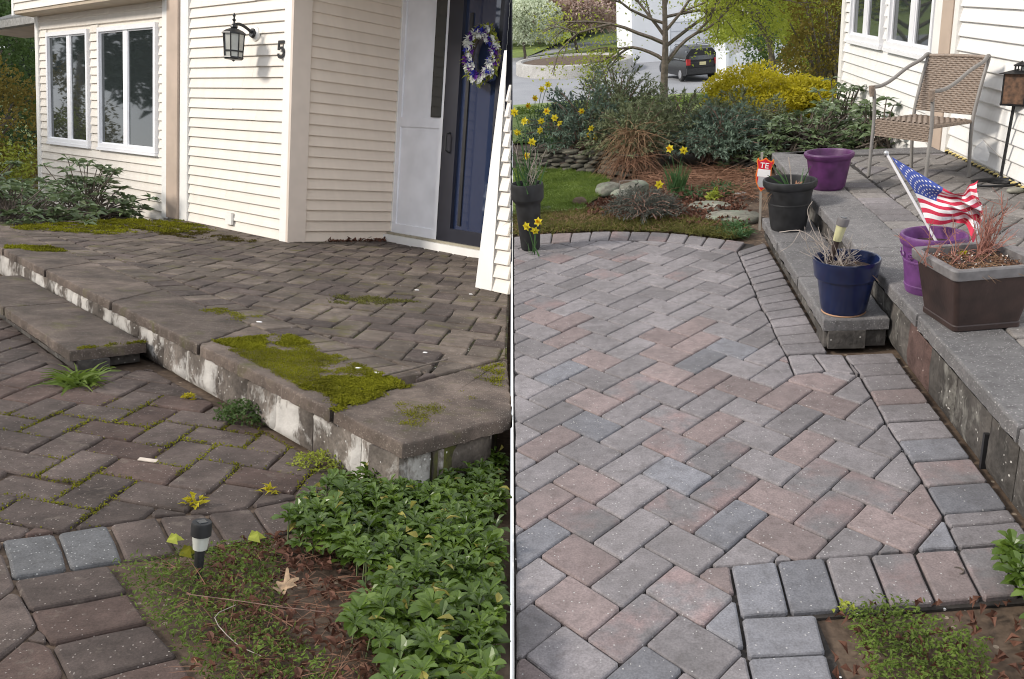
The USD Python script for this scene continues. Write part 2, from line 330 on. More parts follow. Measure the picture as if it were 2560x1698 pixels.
ar = [(y, seam_R(y) + .002, 14.) for y in (10.6, 13)] + [(y, seam_R(y) + .002, 17 + y * .2) for y in (16, 20, 25, 30, 36)]
single('lawn', sheet(ar, 8, lambda x, y: float(ground_z(y)) + .03, .02), 'lawn', kind='structure')
single('lawn', sheet([(y, max(seam_R(y), .0) + .002, x1) for y, x1 in ((6.95, .62), (7.3, .72), (7.7, .95), (8.2, .93), (8.6, .66), (8.9, .36))], 5, lambda x, y: .016, .02), 'lawn', kind='structure')
single('lawn', sheet([(y, -20., 2.2 + (y - 78) * .3) for y in (80, 90, 110, 140)], 4, lambda x, y: -3.46 + (y - 80) * .03, .02), 'lawn', kind='structure')
single('driveway', sheet([(38.5, -6., 17.), (45, -8., 18.), (60, -10., 20.), (80, -12., 3.2), (96, -14., 14)], 6, lambda x, y: -3.466, .01), 'asphalt', kind='structure')

# ------------------------------------------------------------------ paving
def herring(o, u, v, L, region, gap, kmax=60):
    """herringbone bricks clipped to the region: list of convex polygons"""
    o, u, v = (np.asarray(a, float) for a in (o, u, v)); out = []
    def q(a, b, la, lb):
        p = Polygon([o + u * x + v * y for x, y in ((a, b), (a + la, b), (a + la, b + lb), (a, b + lb))])
        c = p.intersection(region)
        todo = [c] if c.geom_type == 'Polygon' else list(getattr(c, 'geoms', []))
        while todo:
            c = todo.pop()
            if c.geom_type != 'Polygon' or c.area < .03 * p.area: continue
            if c.convex_hull.area > c.area * 1.02:                      # a re-entrant corner: the mason cuts the brick in two
                g = np.array(c.simplify(.004).exterior.coords)[:-1]; n = len(g); o_ = c.exterior.is_ccw; hit = None
                for i in range(n):
                    d0, d1 = g[i] - g[i - 1], g[(i + 1) % n] - g[i]; z = d0[0] * d1[1] - d0[1] * d1[0]
                    if (z < -1e-6) == o_ and abs(z) > 1e-6 and np.linalg.norm(d0) > .02: hit = (g[i], d0 / np.linalg.norm(d0)); break
                if hit is not None:
                    e_ = hit[1]; w_ = np.array([-e_[1], e_[0]]); half = Polygon([hit[0] - e_, hit[0] + e_, hit[0] + e_ + w_, hit[0] - e_ + w_])
                    parts = [k_ for g_ in (c.intersection(half), c.difference(half)) for k_ in getattr(g_, 'geoms', [g_]) if k_.geom_type == 'Polygon' and k_.area > 1e-5]
                    if len(parts) > 1: todo += parts; continue
            c = c.buffer(-gap / 2, join_style=2)
            if c.area > .0003 and c.geom_type == 'Polygon': out.append(np.array(c.convex_hull.simplify(.006).exterior.coords)[:-1])
    for k in range(-kmax, kmax):
        for m in range(-kmax // 2, kmax // 2):
            x, y = o + u * (k + m * L) + v * (k - m * L)
            if not (-9 < x < 9 and 0 < y < 15): continue
            q(k + m * L, k - m * L, L, 1); q(L + k + m * L, k + 1 - L - m * L, 1, L)
    return out

def row(a, b, n, gap, jit=None):
    """bricks side by side between two polylines a and b"""
    a, b = spline(a, 40), spline(b, 40)
    def at(p, t):
        s = np.r_[0, np.cumsum(np.linalg.norm(np.diff(p, axis=0), axis=1))]; x = t * s[-1]
        return np.array([np.interp(x, s, p[:, i]) for i in (0, 1)])
    out = []; ts = np.linspace(0, 1, n + 1) if jit is None else np.asarray(jit)
    for t0, t1 in zip(ts[:-1], ts[1:]):
        p = Polygon([at(a, t0), at(a, t1), at(b, t1), at(b, t0)]).buffer(0).buffer(-gap / 2, join_style=2)
        if p.geom_type == 'Polygon' and p.area > 5e-4: out.append(np.array(p.convex_hull.exterior.coords)[:-1])
    return out

def brick_mesh(poly, z, rng, round_=.012, bevel=.008, depth=.05, tilt=.0, rise=.0, wob=0.0):
    """one tumbled paver: cut corners, rounded top edge, a slightly uneven top"""
    p = np.asarray(poly, float)
    if np.sum(p[:, 0] * np.roll(p[:, 1], -1) - np.roll(p[:, 0], -1) * p[:, 1]) < 0: p = p[::-1]
    q = []; round_ = min(round_, .5 * Polygon(p).area / Polygon(p).length)
    for i in range(len(p)):
        a, b, c = p[i - 1], p[i], p[(i + 1) % len(p)]
        la, lc = np.linalg.norm(a - b), np.linalg.norm(c - b)
        cs = np.dot(a - b, c - b) / (la * lc); cutl = min(round_ * (1 if cs < .35 else 2.5), .3 * min(la, lc))
        q += [b + (a - b) / la * cutl, b + (c - b) / lc * cutl]
        if wob and lc > 6 * round_:
            m = (b + c) / 2; nrm = np.array([-(c - b)[1], (c - b)[0]]) / lc; q.append(m + nrm * rng.normal() * wob)
    pg = Polygon(p); mb = MB().prism(np.array(q), -depth, 0, min(bevel, .45 * pg.area / pg.length)); v, f = mb.arr()
    c = p.mean(0); s = rng.normal(size=2) * tilt
    v[:, 2] += z + rng.normal() * rise + (v[:, :2] - c) @ s
    return v, f

def lay(thing, bricks, mats, rng, z, limit=298, first=None, name='paver', **kw):
    """bricks as parts, the largest in view first; past the limit the rest are one part"""
    d = [np.linalg.norm(b.mean(0)) / math.sqrt(Polygon(b).area) for b in bricks]; order = np.argsort(d); rest = {}
    for r, i in enumerate(order):
        v, f = brick_mesh(bricks[i], z, rng, **kw); m = mats(bricks[i])
        if r < limit: thing.part(name, (v, f), m)
        else: rest.setdefault(m, MB()).add(v, f)
    for m, mb in rest.items(): thing.part('distant_' + name, mb, m, kind='stuff')

PINK = [(0.24, 2.83), (0.07, 3.12), (0.05, 2.76), (0.17, 2.37), (0.13, 2.13), (0.77, 2.6), (0.72, 2.41), (0.53, 2.23), (-0.01, 1.87), (0.75, 4.15), (0.89, 4.21), (0.86, 4.02), (0.68, 3.71), (0.8, 3.58), (0.93, 3.46), (0.37, 3.96), (0.32, 3.51), (0.27, 4.34), (0.15, 4.67), (0.74, 3.15), (0.16, 3.18), (0.69, 3.9), (1.32, 3.31), (1.35, 3.52), (1.5, 3.31), (0.99, 2.92), (1.07, 3.35), (0.85, 2.6), (0.81, 2.39), (1.06, 2.39), (1.3, 2.61), (1.18, 2.17), (0.42, 6.24)]
MIXED = [(0.68, 2.72), (0.53, 2.52), (0.19, 2.6), (0.63, 3.3), (1.44, 2.72), (0.8, 2.98), (0.49, 2.84), (0.42, 2.12), (0.25, 2.04), (0.96, 2.59), (0.21, 3.5)]
BLUE = [(0.55, 2.86), (0.02, 2.47), (0.76, 2.19), (0.7, 2.16), (0.65, 2.48), (0.35, 3.25), (0.16, 3.68), (1.46, 2.88), (1.37, 2.53), (0.59, 1.95), (0.66, 1.9), (0.81, 3.79), (1.02, 3.9)]
rngp = np.random.default_rng(5)
def pickR(b):
    pg = Polygon(b).buffer(.01)
    for l, m in ((PINK, 'paver_pink'), (BLUE, 'paver_blue'), (MIXED, 'paver_mixed')):
        if any(pg.contains(Point(p)) for p in l): return m
    r = rngp.random(); far = b.mean(0)[1] > 3.6
    return 'paver_mixed' if r < .07 else 'paver_blue' if r > .95 and not far else 'paver_grey'

oR, uR, vR, LR = (.2156, 2.9476), (.0825, -.1067), (-.1144, -.1167), 1.6046
stripL = [(1.445, 5.554), (1.391, 5.147), (1.338, 4.748), (1.302, 4.521), (1.288, 4.327), (1.24, 3.969), (1.228, 3.83)]
strip2L = [(1.472, 3.779), (1.451, 3.487), (1.421, 3.326), (1.383, 3.1), (1.349, 2.795), (1.328, 2.645), (1.307, 2.493), (1.263, 2.279)]
arc_in = [(.053, 6.03), (.166, 6.064), (.37, 6.063), (.707, 6.03), (.989, 5.93), (1.186, 5.801), (1.445, 5.554)]
arc_out = [(.06, 6.302), (.177, 6.317), (.39, 6.32), (.65, 6.29), (.893, 6.219), (1.138, 6.104), (1.306, 5.969), (1.55, 5.754)]
reg = Polygon([(seam_R(1.2), 1.2), (.46, 1.2), (.524, 1.796), (.591, 2.268), (1.263, 2.279), *[tuple(p) for p in spline(strip2L, 30)[::-1][1:]], (1.445, 3.56), (1.335, 3.62), (1.195, 3.6), *[tuple(p) for p in spline(stripL, 30)[::-1]], *arc_in[::-1][1:], (seam_R(6.02), 6.02)]).buffer(0)
patio = Thing('patio', 'clean grey and pink herringbone patio with a soldier course border', None, kind='structure')
base = Polygon([(seam_R(1.2), 1.2), (.72, 1.2), (.763, 2.026), (1.36, 2.03), (1.67, 3.77), (1.41, 3.82), (1.6, 5.74), *arc_out[::-1][1:], (seam_R(6.3), 6.3)]).buffer(0)
tri = trimesh.creation.extrude_polygon(base, .02, engine='earcut'); tri.apply_translation((0, 0, -.037))
patio.part('sand_bed', tri, 'joint_sand')
rng = np.random.default_rng(11)
br = herring(oR, uR, vR, LR, reg, .0055)
br += row(arc_out, arc_in, 12, .008)
br += row([(1.445, 5.554), (1.391, 5.147), (1.338, 4.748), (1.302, 4.521), (1.288, 4.327), (1.24, 3.969), (1.228, 3.83)], [(1.665, 5.72), (1.611, 5.3), (1.54, 4.765), (1.479, 4.3), (1.452, 4.1), (1.425, 3.9), (1.414, 3.82)], 15, .007)
br += [np.array(Polygon(p).buffer(-.0035, join_style=2).exterior.coords)[:-1] for p in ([(1.23, 3.82), (1.345, 3.815), (1.335, 3.62), (1.195, 3.6)], [(1.345, 3.815), (1.47, 3.785), (1.445, 3.56), (1.335, 3.62)])]
br += row(strip2L, [(1.688, 3.765), (1.648, 3.49), (1.615, 3.237), (1.587, 3.02), (1.558, 2.8), (1.534, 2.621), (1.511, 2.452), (1.488, 2.282)], 11, .008, jit=[0, .075, .16, .255, .35, .45, .55, .655, .765, .875, .925, 1])
br += row([(.591, 2.271), (.87, 2.276), (1.133, 2.274), (1.448, 2.275)], [(.56, 2.036), (.83, 2.037), (1.097, 2.037), (1.4, 2.05)], 7, .008, jit=[0, .16, .325, .48, .63, .78, .91, 1])
br += row([(.56, 2.03), (.535, 1.87), (.524, 1.8), (.49, 1.4)], [(.763, 2.026), (.738, 1.875), (.722, 1.79), (.68, 1.4)], 4, .008)
lay(patio, br, pickR, rng, 0.0, limit=296, tilt=.005, rise=.0011, wob=.0016, bevel=.0065, round_=.008)

# ---- the cleaned porch: blocks, capstones, pavers
HP = .30
def split_block(mb, a, b, n2, z0, z1, rng, depth=.16, rough=.012, nx=9, nz=6):
    """a block with a rough split face from plan point a to b, outward normal n2"""
    a, b, n2 = np.asarray(a, float), np.asarray(b, float), np.asarray(n2, float); v, f = [], []
    sd = rng.integers(1e6)
    kk, ii = np.meshgrid(np.arange(nz + 1), np.arange(nx + 1), indexing='ij')
    H = (meshkit.fbm(np.stack([ii / nx * 4 + sd % 97, kk / nz * 3, kk * 0 + sd % 31], -1), 4, 3) - .5) * 2 * rough
    for k in range(nz + 1):
        for i in range(nx + 1):
            t, s = i / nx, k / nz; p = a + (b - a) * t
            h = H[k, i]
            if i in (0, nx) or k in (0, nz): h = -rough * .9
            v.append((*(p + n2 * h), z0 + (z1 - z0) * s))
    m = nx + 1; f = [(k * m + i, k * m + i + 1, (k + 1) * m + i + 1, (k + 1) * m + i) for k in range(nz) for i in range(nx)]
    rim = list(range(m)) + [k * m + nx for k in range(1, nz + 1)] + [nz * m + i for i in range(nx - 1, -1, -1)] + [k * m for k in range(nz - 1, 0, -1)]
    n0 = len(v); v += [tuple(np.array(v[i]) - np.array([*n2, 0]) * depth) for i in rim]; k = len(rim)
    f += [(rim[(i + 1) % k], rim[i], n0 + i, n0 + (i + 1) % k) for i in range(k)]
    f = [q if True else q for q in f]
    mb.add(v, f); return mb

def slab(poly, z0, z1, rng, bevel=.008, wob=.002):
    """capstone: a plan polygon with chipped, subdivided edges"""
    p = np.asarray(poly, float)
    if np.sum(p[:, 0] * np.roll(p[:, 1], -1) - np.roll(p[:, 0], -1) * p[:, 1]) < 0: p = p[::-1]
    q = []
    for i in range(len(p)):
        a, b = p[i], p[(i + 1) % len(p)]; n = max(2, int(np.linalg.norm(b - a) / .035)); d = unit(b - a); nr = np.array([-d[1], d[0]])
        for k in range(n): q.append(a + (b - a) * k / n + nr * (rng.normal() * wob if k else wob * 1.5))
    return MB().prism(np.array(q), z0, z1, bevel)

porch = Thing('porch', 'clean grey paved porch with thick capstones, carrying the wicker chair and planters', 'porch', o=(2.0, 5.0, 0))
rng = np.random.default_rng(21)
E0, E1 = np.array([2.128, 7.22]), np.array([1.352, 1.45])          # outer top edge
ed = unit(E0 - E1); en = np.array([-ed[1], ed[0]])                  # en: outward (towards the patio)
def edge_at(y): return E1 + (E0 - E1) * (y - E1[1]) / (E0[1] - E1[1])
I0, I1 = np.array([2.352, 7.0]), np.array([1.62, 1.45])
def in_at(y): return I1 + (I0 - I1) * (y - I1[1]) / (I0[1] - I1[1])
core = MB()
ci = [edge_at(7.2) - en * .12, edge_at(1.5) - en * .12, (3.6, 1.5), (3.36, 7.15)]
core.prism(ci, 0, HP - .056); porch.part('core', core, 'joint_sand')
cy = [7.2, 6.3, 5.33, 4.42, 3.43, 2.43, 1.5]
for i, (a, b) in enumerate(zip(cy[:-1], cy[1:])):
    w = .005
    porch.part('capstone', slab([edge_at(a - w), in_at(a - w - .03), in_at(b + w - .03), edge_at(b + w)], HP - .055, HP, rng), 'cap_stone', smooth=25)
by = [7.2, 6.75, 6.3, 5.8, 5.35, 4.9, 4.55, 4.2, 3.93, 3.62, 3.34, 3.05, 2.72, 2.5, 2.2, 1.85, 1.5]
for i, (a, b) in enumerate(zip(by[:-1], by[1:])):
    m = MB(); split_block(m, edge_at(a - .003) - en * .03, edge_at(b + .003) - en * .03, en, 0 if a < 3.9 else 0, HP - .057, rng, rough=.014)
    porch.part('wall_block', m, 'red_stone' if i == 9 else 'split_block', smooth=35)
porch.part('capstone', slab([(2.135, 7.23), (2.36, 7.01), (3.33, 6.76), (3.36, 6.99)], HP - .055, HP, rng), 'cap_stone', smooth=25)
pr_in = [in_at(y) for y in (6.96, 5, 3, 1.5)]
sold = [tuple(in_at(y)) for y in (6.85, 5.5, 4.0, 2.6, 1.5)]; sold2 = [(a + .2, b - .05) for a, b in sold]
inner = Polygon([(2.58, 6.86), *[tuple(p) for p in sold2[1:]], (2.85, 1.45), (3.34, 6.72)])
pb = herring((2.2, 5.0), uR, vR, LR, inner, .008) + row(sold, sold2, 36, .008)
porch.part('sand_bed', MB().prism([in_at(6.95), in_at(1.5), (3.2, 1.5), (3.34, 6.85)], HP - .03, HP - .011), 'joint_sand')
lay(porch, pb, lambda b: 'paver_porch' if rngp.random() < .8 else 'paver_grey', rng, HP - .001, limit=290, tilt=.006, rise=.0015, wob=.002, bevel=.008)

step = Thing('step', 'low grey stone step with the black and blue pots standing on it', 'step', o=(1.6, 4.8, 0))
sp = [(1.403, 3.858), (1.69, 3.83), (1.955, 5.79), (1.665, 5.81)]
for a, b in ((0, .34), (.34, .68), (.68, 1)):
    q = [np.array(sp[0]) + (np.array(sp[3]) - sp[0]) * (a + .003), np.array(sp[1]) + (np.array(sp[2]) - sp[1]) * (a + .003), np.array(sp[1]) + (np.array(sp[2]) - sp[1]) * (b - .003), np.array(sp[0]) + (np.array(sp[3]) - sp[0]) * (b - .003)]
    step.part('capstone', slab(q, .085, .14, rng), 'cap_stone', smooth=25)
sd = unit(np.array(sp[3]) - np.array(sp[0])); sn = np.array([-sd[1], sd[0]])
for i in range(6):
    a, b = (np.array(sp[0]) - sn * .018 + (np.array(sp[3]) - np.array(sp[0])) * t for t in ((i + 1) / 6 - .002, i / 6 + .002))
    step.part('wall_block', split_block(MB(), a, b, sn, 0, .084, rng, rough=.007), 'split_block', smooth=35)
for a, b in ((0.03, .3), (.3, .97)):
    p, q = (np.array(sp[0]) + sd * .02 + (np.array(sp[1]) - np.array(sp[0])) * t for t in (a, b))
    step.part('wall_block', split_block(MB(), p, q, -sd, 0, .084, rng, rough=.006), 'split_block', smooth=35)
step.part('core', MB().prism([(1.45, 3.9), (1.68, 3.88), (1.92, 5.7), (1.7, 5.73)], 0, .083), 'joint_sand')
single('drain_slot', MB().obox((*(edge_at(2.715) - en * .024), 0.0), (*(ed * .016), 0), (*(-en * .03), 0), (0, 0, .13)), 'black_metal', 'narrow black weep slot at the foot of the clean porch wall', 'drain', o=(*edge_at(2.715), 0))

# ---- the weathered patio, porch and step (frame L)
uL, vL, LL = np.array([.1735, -.040]), np.array([-.012, -.186]), 1.62
oL = np.array([-1.48, 3.40])
Lst = [(-1.508, 2.609), (-1.392, 2.674), (-1.243, 2.784), (-1.1, 2.885), (-.921, 2.953), (-.787, 3.067), (-.64, 3.22)]
Lsb = [(-1.345, 2.37), (-1.211, 2.457), (-1.094, 2.532), (-.925, 2.62), (-.762, 2.735), (-.68, 2.83), (-.53, 3.0)]
regL = Polygon([*Lst, (-.56, 3.33), (-1.918, 4.79), (-2.24, 4.62), (-4.6, 7.3), (-4.6, 1.4), (-.59, 1.39), (-.797, 1.704), (-.947, 1.903), (-1.067, 2.053), (-1.205, 2.209), (-1.33, 2.364)]).buffer(0)
patioL = Thing('patio', 'dirty brown herringbone patio with moss in its joints', None, frame='L', kind='structure')
baseL = trimesh.creation.extrude_polygon(Polygon([(-.56, 3.36), (-2.2, 4.9), (-4.6, 7.5), (-4.6, 1.3), (-.5, 1.3), (-.6, 1.9), (-.76, 2.1), (-1.1, 2.5), (-.76, 2.73), (-.5, 3.05)]), .02, engine='earcut'); baseL.apply_translation((0, 0, -.035))
patioL.part('sand_bed', baseL, 'old_joint')
rng = np.random.default_rng(31)
bl = herring(oL, uL, vL, LL, regL, .011)
bl += row(Lst, Lsb, 7, .012) + row([(-1.335, 2.36), (-1.21, 2.205), (-1.07, 2.05), (-.951, 1.9), (-.8, 1.7), (-.6, 1.4)], [(-1.121, 2.495), (-1.001, 2.347), (-.879, 2.189), (-.748, 2.049), (-.62, 1.87), (-.42, 1.57)], 6, .012)
GREYL = [(-1.36, 2.57), (-1.21, 2.63)]
def pickL(b):
    if any(Polygon(b).contains(Point(p)) for p in GREYL): return 'old_grey'
    r = rngp.random(); return 'old_red' if r < .22 else 'old_brown'
lay(patioL, bl, pickL, rng, 0.0, limit=296, tilt=.007, rise=.002, wob=.003, bevel=.008, round_=.01)

HL = .242
porchL = Thing('porch', 'mossy brown paved porch with thick capstones under the house number wall', 'porch', frame='L', o=(-2.0, 6.0, 0))
F0, F1 = np.array([-.35, 3.086]), np.array([-5.3, 8.6])
fd = unit(F1 - F0); fn = np.array([fd[1], -fd[0]]); fn = fn if fn[1] < 0 else -fn     # outward of the front edge
f2 = unit(np.array([.361, .442])); f2n = np.array([f2[1], -f2[0]])                        # right flank direction, outward
C0 = np.array([-.584, 4.11 - .33]) ; CI = np.array([-.56, 4.02])
def fe(s): return F0 + fd * s
IN0 = np.array([-.584, 4.05]); IN1 = np.array([-5.1, 9.0]); idr = unit(IN1 - IN0)
rng = np.random.default_rng(41)
F2 = F0 + f2 * .62; seam_pts = [(seam_L(y) - .01, y) for y in (3.55, 4.7)]
porchL.part('core', MB().prism([F0 - fn * .08 + f2 * .06, (-.03, 3.65), (-.05, 7.2), (-1.2, 10.6), (-4.1, 11.4), (-5.9, 9.3), F1 - fn * .12], 0, HL - .056), 'old_joint')
for a, b in ((0, .49), (.49, 1.77), (1.77, 3.05), (3.05, 4.42), (4.42, 5.6), (5.6, 7.2)):
    p = [fe(a + .005) if a else F0, fe(b - .005), IN0 + idr * (b - .5 - .005), IN0 + idr * max(a - .5 + .005, -.06)]
    if not a: p = [F0, fe(.485), np.array([-.452, 3.925]), np.array([-.02, 4.62]), np.array([.024, 3.55])]
    porchL.part('capstone', slab(p, HL - .055, HL, rng, bevel=.012, wob=.004), 'old_cap', smooth=30)
sb = [0.02, .33, .7, 1.02, 1.3, 1.62, 2.0, 2.32, 2.7, 3.1, 3.5, 3.9, 4.3, 4.8, 5.3, 6.0, 6.8]
for a, b in zip(sb[:-1], sb[1:]):
    porchL.part('wall_block', split_block(MB(), fe(b - .003) - fn * .025, fe(a + .003) - fn * .025, fn, 0, HL - .057, rng, rough=.016, nx=12, nz=8), 'old_block', smooth=35)
for a, b in ((.015, .1), (.1, .52)):
    porchL.part('wall_block', split_block(MB(), F0 + f2 * (a + .002) - f2n * .025, F0 + f2 * (b - .002) - f2n * .025, f2n, 0, HL - .057, rng, rough=.012), 'old_block', smooth=35)
soi = [IN0 + idr * s for s in (-.05, 2, 4, 6, 6.6)]; soo = [p + np.array([.155, .165]) for p in soi]
inL = Polygon([*soo, (-5.0, 9.6), (-4.3, 10.5), (-3.96, 10.93), (-2.37, 9.44), (-2.29, 9.7), (-1.45, 10.45), (-.35, 9.5), (-.28, 7.16), (-.05, 7.0), (-.025, 4.66), (-.435, 3.985)]).buffer(0)
pbl = herring(oL + [.35, 1.7], uL, vL, LL, inL, .012) + row(soi, soo, 34, .012)
porchL.part('sand_bed', MB().prism([IN0, (-.02, 4.65), (-.05, 7.2), (-.3, 9.7), (-1.4, 10.7), (-3.96, 11.1), (-5.6, 9.3)], HL - .035, HL - .014), 'old_joint')
lay(porchL, pbl, lambda b: 'old_porch' if rngp.random() < .75 else 'old_brown', rng, HL - .001, limit=296, tilt=.007, rise=.002, wob=.003, bevel=.008, round_=.01)

stepL = Thing('step', 'low mossy stone step leaning against the weathered porch wall', 'step', frame='L', o=(-2.6, 5.3, 0))
q = [np.array([-2.247, 4.568]), np.array([-1.985, 4.90]), np.array([-1.985, 4.90]) + fd * 2.6, np.array([-2.247, 4.568]) + fd * 2.6]
for a, b in ((0, .52), (.52, 1)):
    stepL.part('capstone', slab([q[0] + (q[3] - q[0]) * (a + .002), q[1] + (q[2] - q[1]) * (a + .002), q[1] + (q[2] - q[1]) * (b - .002), q[0] + (q[3] - q[0]) * (b - .002)], .06, .115, rng, bevel=.01, wob=.003), 'old_cap', smooth=30)
for i in range(7):
    stepL.part('wall_block', split_block(MB(), q[0] - fn * .03 + fd * (.37 * (i + 1) - .003), q[0] - fn * .03 + fd * (.37 * i + .003), fn, 0, .059, rng, rough=.008), 'split_block', smooth=35)
e2_ = unit(q[1] - q[0])
stepL.part('wall_block', split_block(MB(), q[0] + fd * .05 + e2_ * .06, q[0] + fd * .05 + e2_ * .4, -fd, 0, .059, rng, rough=.006), 'split_block', smooth=35)

# ------------------------------------------------------------------ houses
def frame2(O, e, n):
    """maps (along, outward, up) of a wall to space"""
    O, e, n = np.asarray(O, float), np.asarray(e, float), np.asarray(n, float)
    return lambda s, t, z: np.array([O[0] + e[0] * s + n[0] * t, O[1] + e[1] * s + n[1] * t, O[2] + z])

def wbox(mb, W, s0, s1, t0, t1, z0, z1):
    o = W(s0, t0, z0); return mb.obox(o, W(s1, t0, z0) - o, W(s0, t1, z0) - o, W(s0, t0, z1) - o)

def planks(h, parent, W, s0, s1, z0, z1, e, material, holes=(), end=None, start=None, label=None):
    """clapboards, each a board of its own, cut round the openings"""
    k = 0; z = z0; rj = np.random.default_rng(int(abs(s0) * 100 + z1 * 1000))
    while z < z1 - .02:
        zt = min(z + e, z1); iv = [(s0 if start is None else start(z), s1 if end is None else end(z))]
        for (a, b, c, d) in holes:
            if c < zt - .3 * e and d > z + .3 * e:
                nv = []
                for p, q in iv:
                    if b <= p or a >= q: nv.append((p, q)); continue
                    if a > p: nv.append((p, a))
                    if b < q: nv.append((b, q))
                iv = nv
        cut = []
        for p, q in iv:
            if q - p > 1.3 and rj.random() < .7:
                m_ = p + (q - p) * rj.uniform(.25, .75); cut += [(p, m_ - .001), (m_ + .001, q)]
            else: cut.append((p, q))
        for p, q in cut:
            if q - p < .02: continue
            dz = rj.normal(size=2) * .0012
            mb = MB(); V = [W(p, 0, z), W(q, 0, z), W(q, .03, z + dz[1]), W(p, .03, z + dz[0]), W(p, 0, zt + .012), W(q, 0, zt + .012), W(q, .005, zt + .012), W(p, .005, zt + .012), W(p, .03, z + .005 + dz[0]), W(q, .03, z + .005 + dz[1])]
            F = [(0, 1, 2, 3), (3, 2, 9, 8), (8, 9, 6, 7), (7, 6, 5, 4)]
            mb.add(V, F); mb.add(V, [(0, 3, 8), (0, 8, 7), (0, 7, 4), (1, 9, 2), (1, 6, 9), (1, 5, 6)])
            h.part('plank', mb, material, parent=parent)
        z += e; k += 1

def window(h, W, s0, s1, z0, z1, mull=(.5,), fw=.055):
    """casement window: frame, mullions, panes, sill"""
    f = MB()
    for a, b, c, d in ((s0, s0 + fw, z0, z1), (s1 - fw, s1, z0, z1), (s0 + fw, s1 - fw, z0, z0 + fw), (s0 + fw, s1 - fw, z1 - fw, z1)): wbox(f, W, a, b, 0, .048, c, d)
    p = h.part('window', f, 'window_frame'); xs = [s0 + fw] + [s0 + (s1 - s0) * m for m in mull] + [s1 - fw]
    for i, m in enumerate(mull):
        c = s0 + (s1 - s0) * m; h.part('mullion', wbox(MB(), W, c - .06, c + .06, .002, .03, z0 + fw, z1 - fw), 'window_frame', parent=p)
    for i in range(len(xs) - 1):
        a, b = xs[i] + (.06 if i else 0), xs[i + 1] - (.06 if i < len(xs) - 2 else 0)
        sash = MB(); r = .018
        for u0, u1, c, d in ((a, a + r, z0 + fw, z1 - fw), (b - r, b, z0 + fw, z1 - fw), (a + r, b - r, z0 + fw, z0 + fw + r), (a + r, b - r, z1 - fw - r, z1 - fw)): wbox(sash, W, u0, u1, .004, .022, c, d)
        h.part('sash', sash, 'window_frame', parent=p)
        h.part('pane', wbox(MB(), W, a + r, b - r, .003, .010, z0 + fw + r, z1 - fw - r), 'pane', parent=p)
    h.part('sill', wbox(MB(), W, s0 - .02, s1 + .02, 0, .058, z0 - .035, z0 - .002), 'window_frame', parent=p)

# the house with the number (frame L)
e1, e2 = np.array([.728, -.685]), np.array([.685, .728])
OL = (-2.365, 9.442, HL)
WF = frame2(OL, e1, -e2)                                                 # front wall: t outwards
WR = frame2((OL[0], OL[1], HL), e2, e1)                                   # recess wall: along e2, outward +e1
WD = frame2((OL[0] + e2[0] * 1.36, OL[1] + e2[1] * 1.36, HL), e1, -e2)    # door wall
house = Thing('house', 'cream clapboard house with the number 5, a storm door and a wreath', 'house', frame='L', o=OL)
eL = .109
def seam_end(z): return 3.428 - .104 * z
core = MB()
core.obox(WF(-6.85, -.2, -.3), WF(0, -.2, -.3) - WF(-6.85, -.2, -.3), WF(-6.85, 0, -.3) - WF(-6.85, -.2, -.3), (0, 0, 3.5))
wl = house.part('wall', core, 'trim_cream')
holes = [(-6.47, -4.90, .68, 2.33), (-4.67, -2.88, .68, 2.33)]
planks(house, wl, WF, -6.80, -2.72, -.28, 2.5, eL, 'siding_cream', holes)
planks(house, wl, WF, -2.17, -.05, .0, 3.1, eL, 'siding_cream')
for a, b, m in ((-6.85, -6.74, 'trim_white'), (-2.76, -2.60, 'trim_white'), (-2.30, -2.12, 'trim_white'), (-.12, .0, 'trim_white')):
    house.part('corner_board', wbox(MB(), WF, a, b, 0, .042, -.02 if a > -3 else -.25, 3.1), m, parent=wl)
house.part('downspout', wbox(MB(), WF, -2.585, -2.315, 0, .07, .0, 3.1), 'tan_board')
house.part('vent_cover', wbox(MB(), WF, -1.2, -1.07, .026, .055, .06, .19), 'trim_white')
for (a, b, m) in ((-6.42, -4.95, (.535,)), (-4.62, -2.93, (.485,))): window(house, WF, a, b, .74, 2.28, m)
ov = MB(); wbox(ov, WF, -6.95, -2.66, 0.0, .30, 2.52, 2.56); so = house.part('overhang', ov, 'soffit_tan')
wbox(b_ := MB(), WF, -6.95, -2.66, 0, .285, 2.563, 3.3); house.part('upper_wall', b_, 'trim_cream')
W2 = frame2(tuple(WF(0, .285, 0)), e1, -e2)
planks(house, so, W2, -6.88, -2.72, 2.56, 3.3, eL, 'siding_cream')
house.part('corner_board', wbox(MB(), W2, -6.96, -6.88, 0, .03, 2.5, 3.3), 'trim_white', parent=so)
rc = MB(); wbox(rc, WR, 0.0, 1.36, -.2, 0, 0, 3.1); wr = house.part('wall', rc, 'trim_cream')
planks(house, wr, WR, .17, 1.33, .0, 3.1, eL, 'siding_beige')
house.part('corner_board', wbox(MB(), WR, -.042, .17, 0, .04, -.02, 3.1), 'trim_tan', parent=wr)
house.part('corner_board', wbox(MB(), WR, 1.30, 1.36, 0, .04, -.0, 3.1), 'trim_white', parent=wr)
dw = MB(); wbox(dw, WD, -.2, 1.46, -.15, 0, 0, 2.95); wd = house.part('wall', dw, 'trim_white')
house.part('threshold', wbox(MB(), WD, .0, 1.6, .0, .16, -.01, .075), 'trim_white')
house.part('door_sill', wbox(MB(), WD, .02, 1.6, .0, .11, .076, .1), 'threshold')
sl = MB(); wbox(sl, WD, .03, .80, 0.001, .04, .1, 2.75); side = house.part('side_panel', sl, 'door_white')
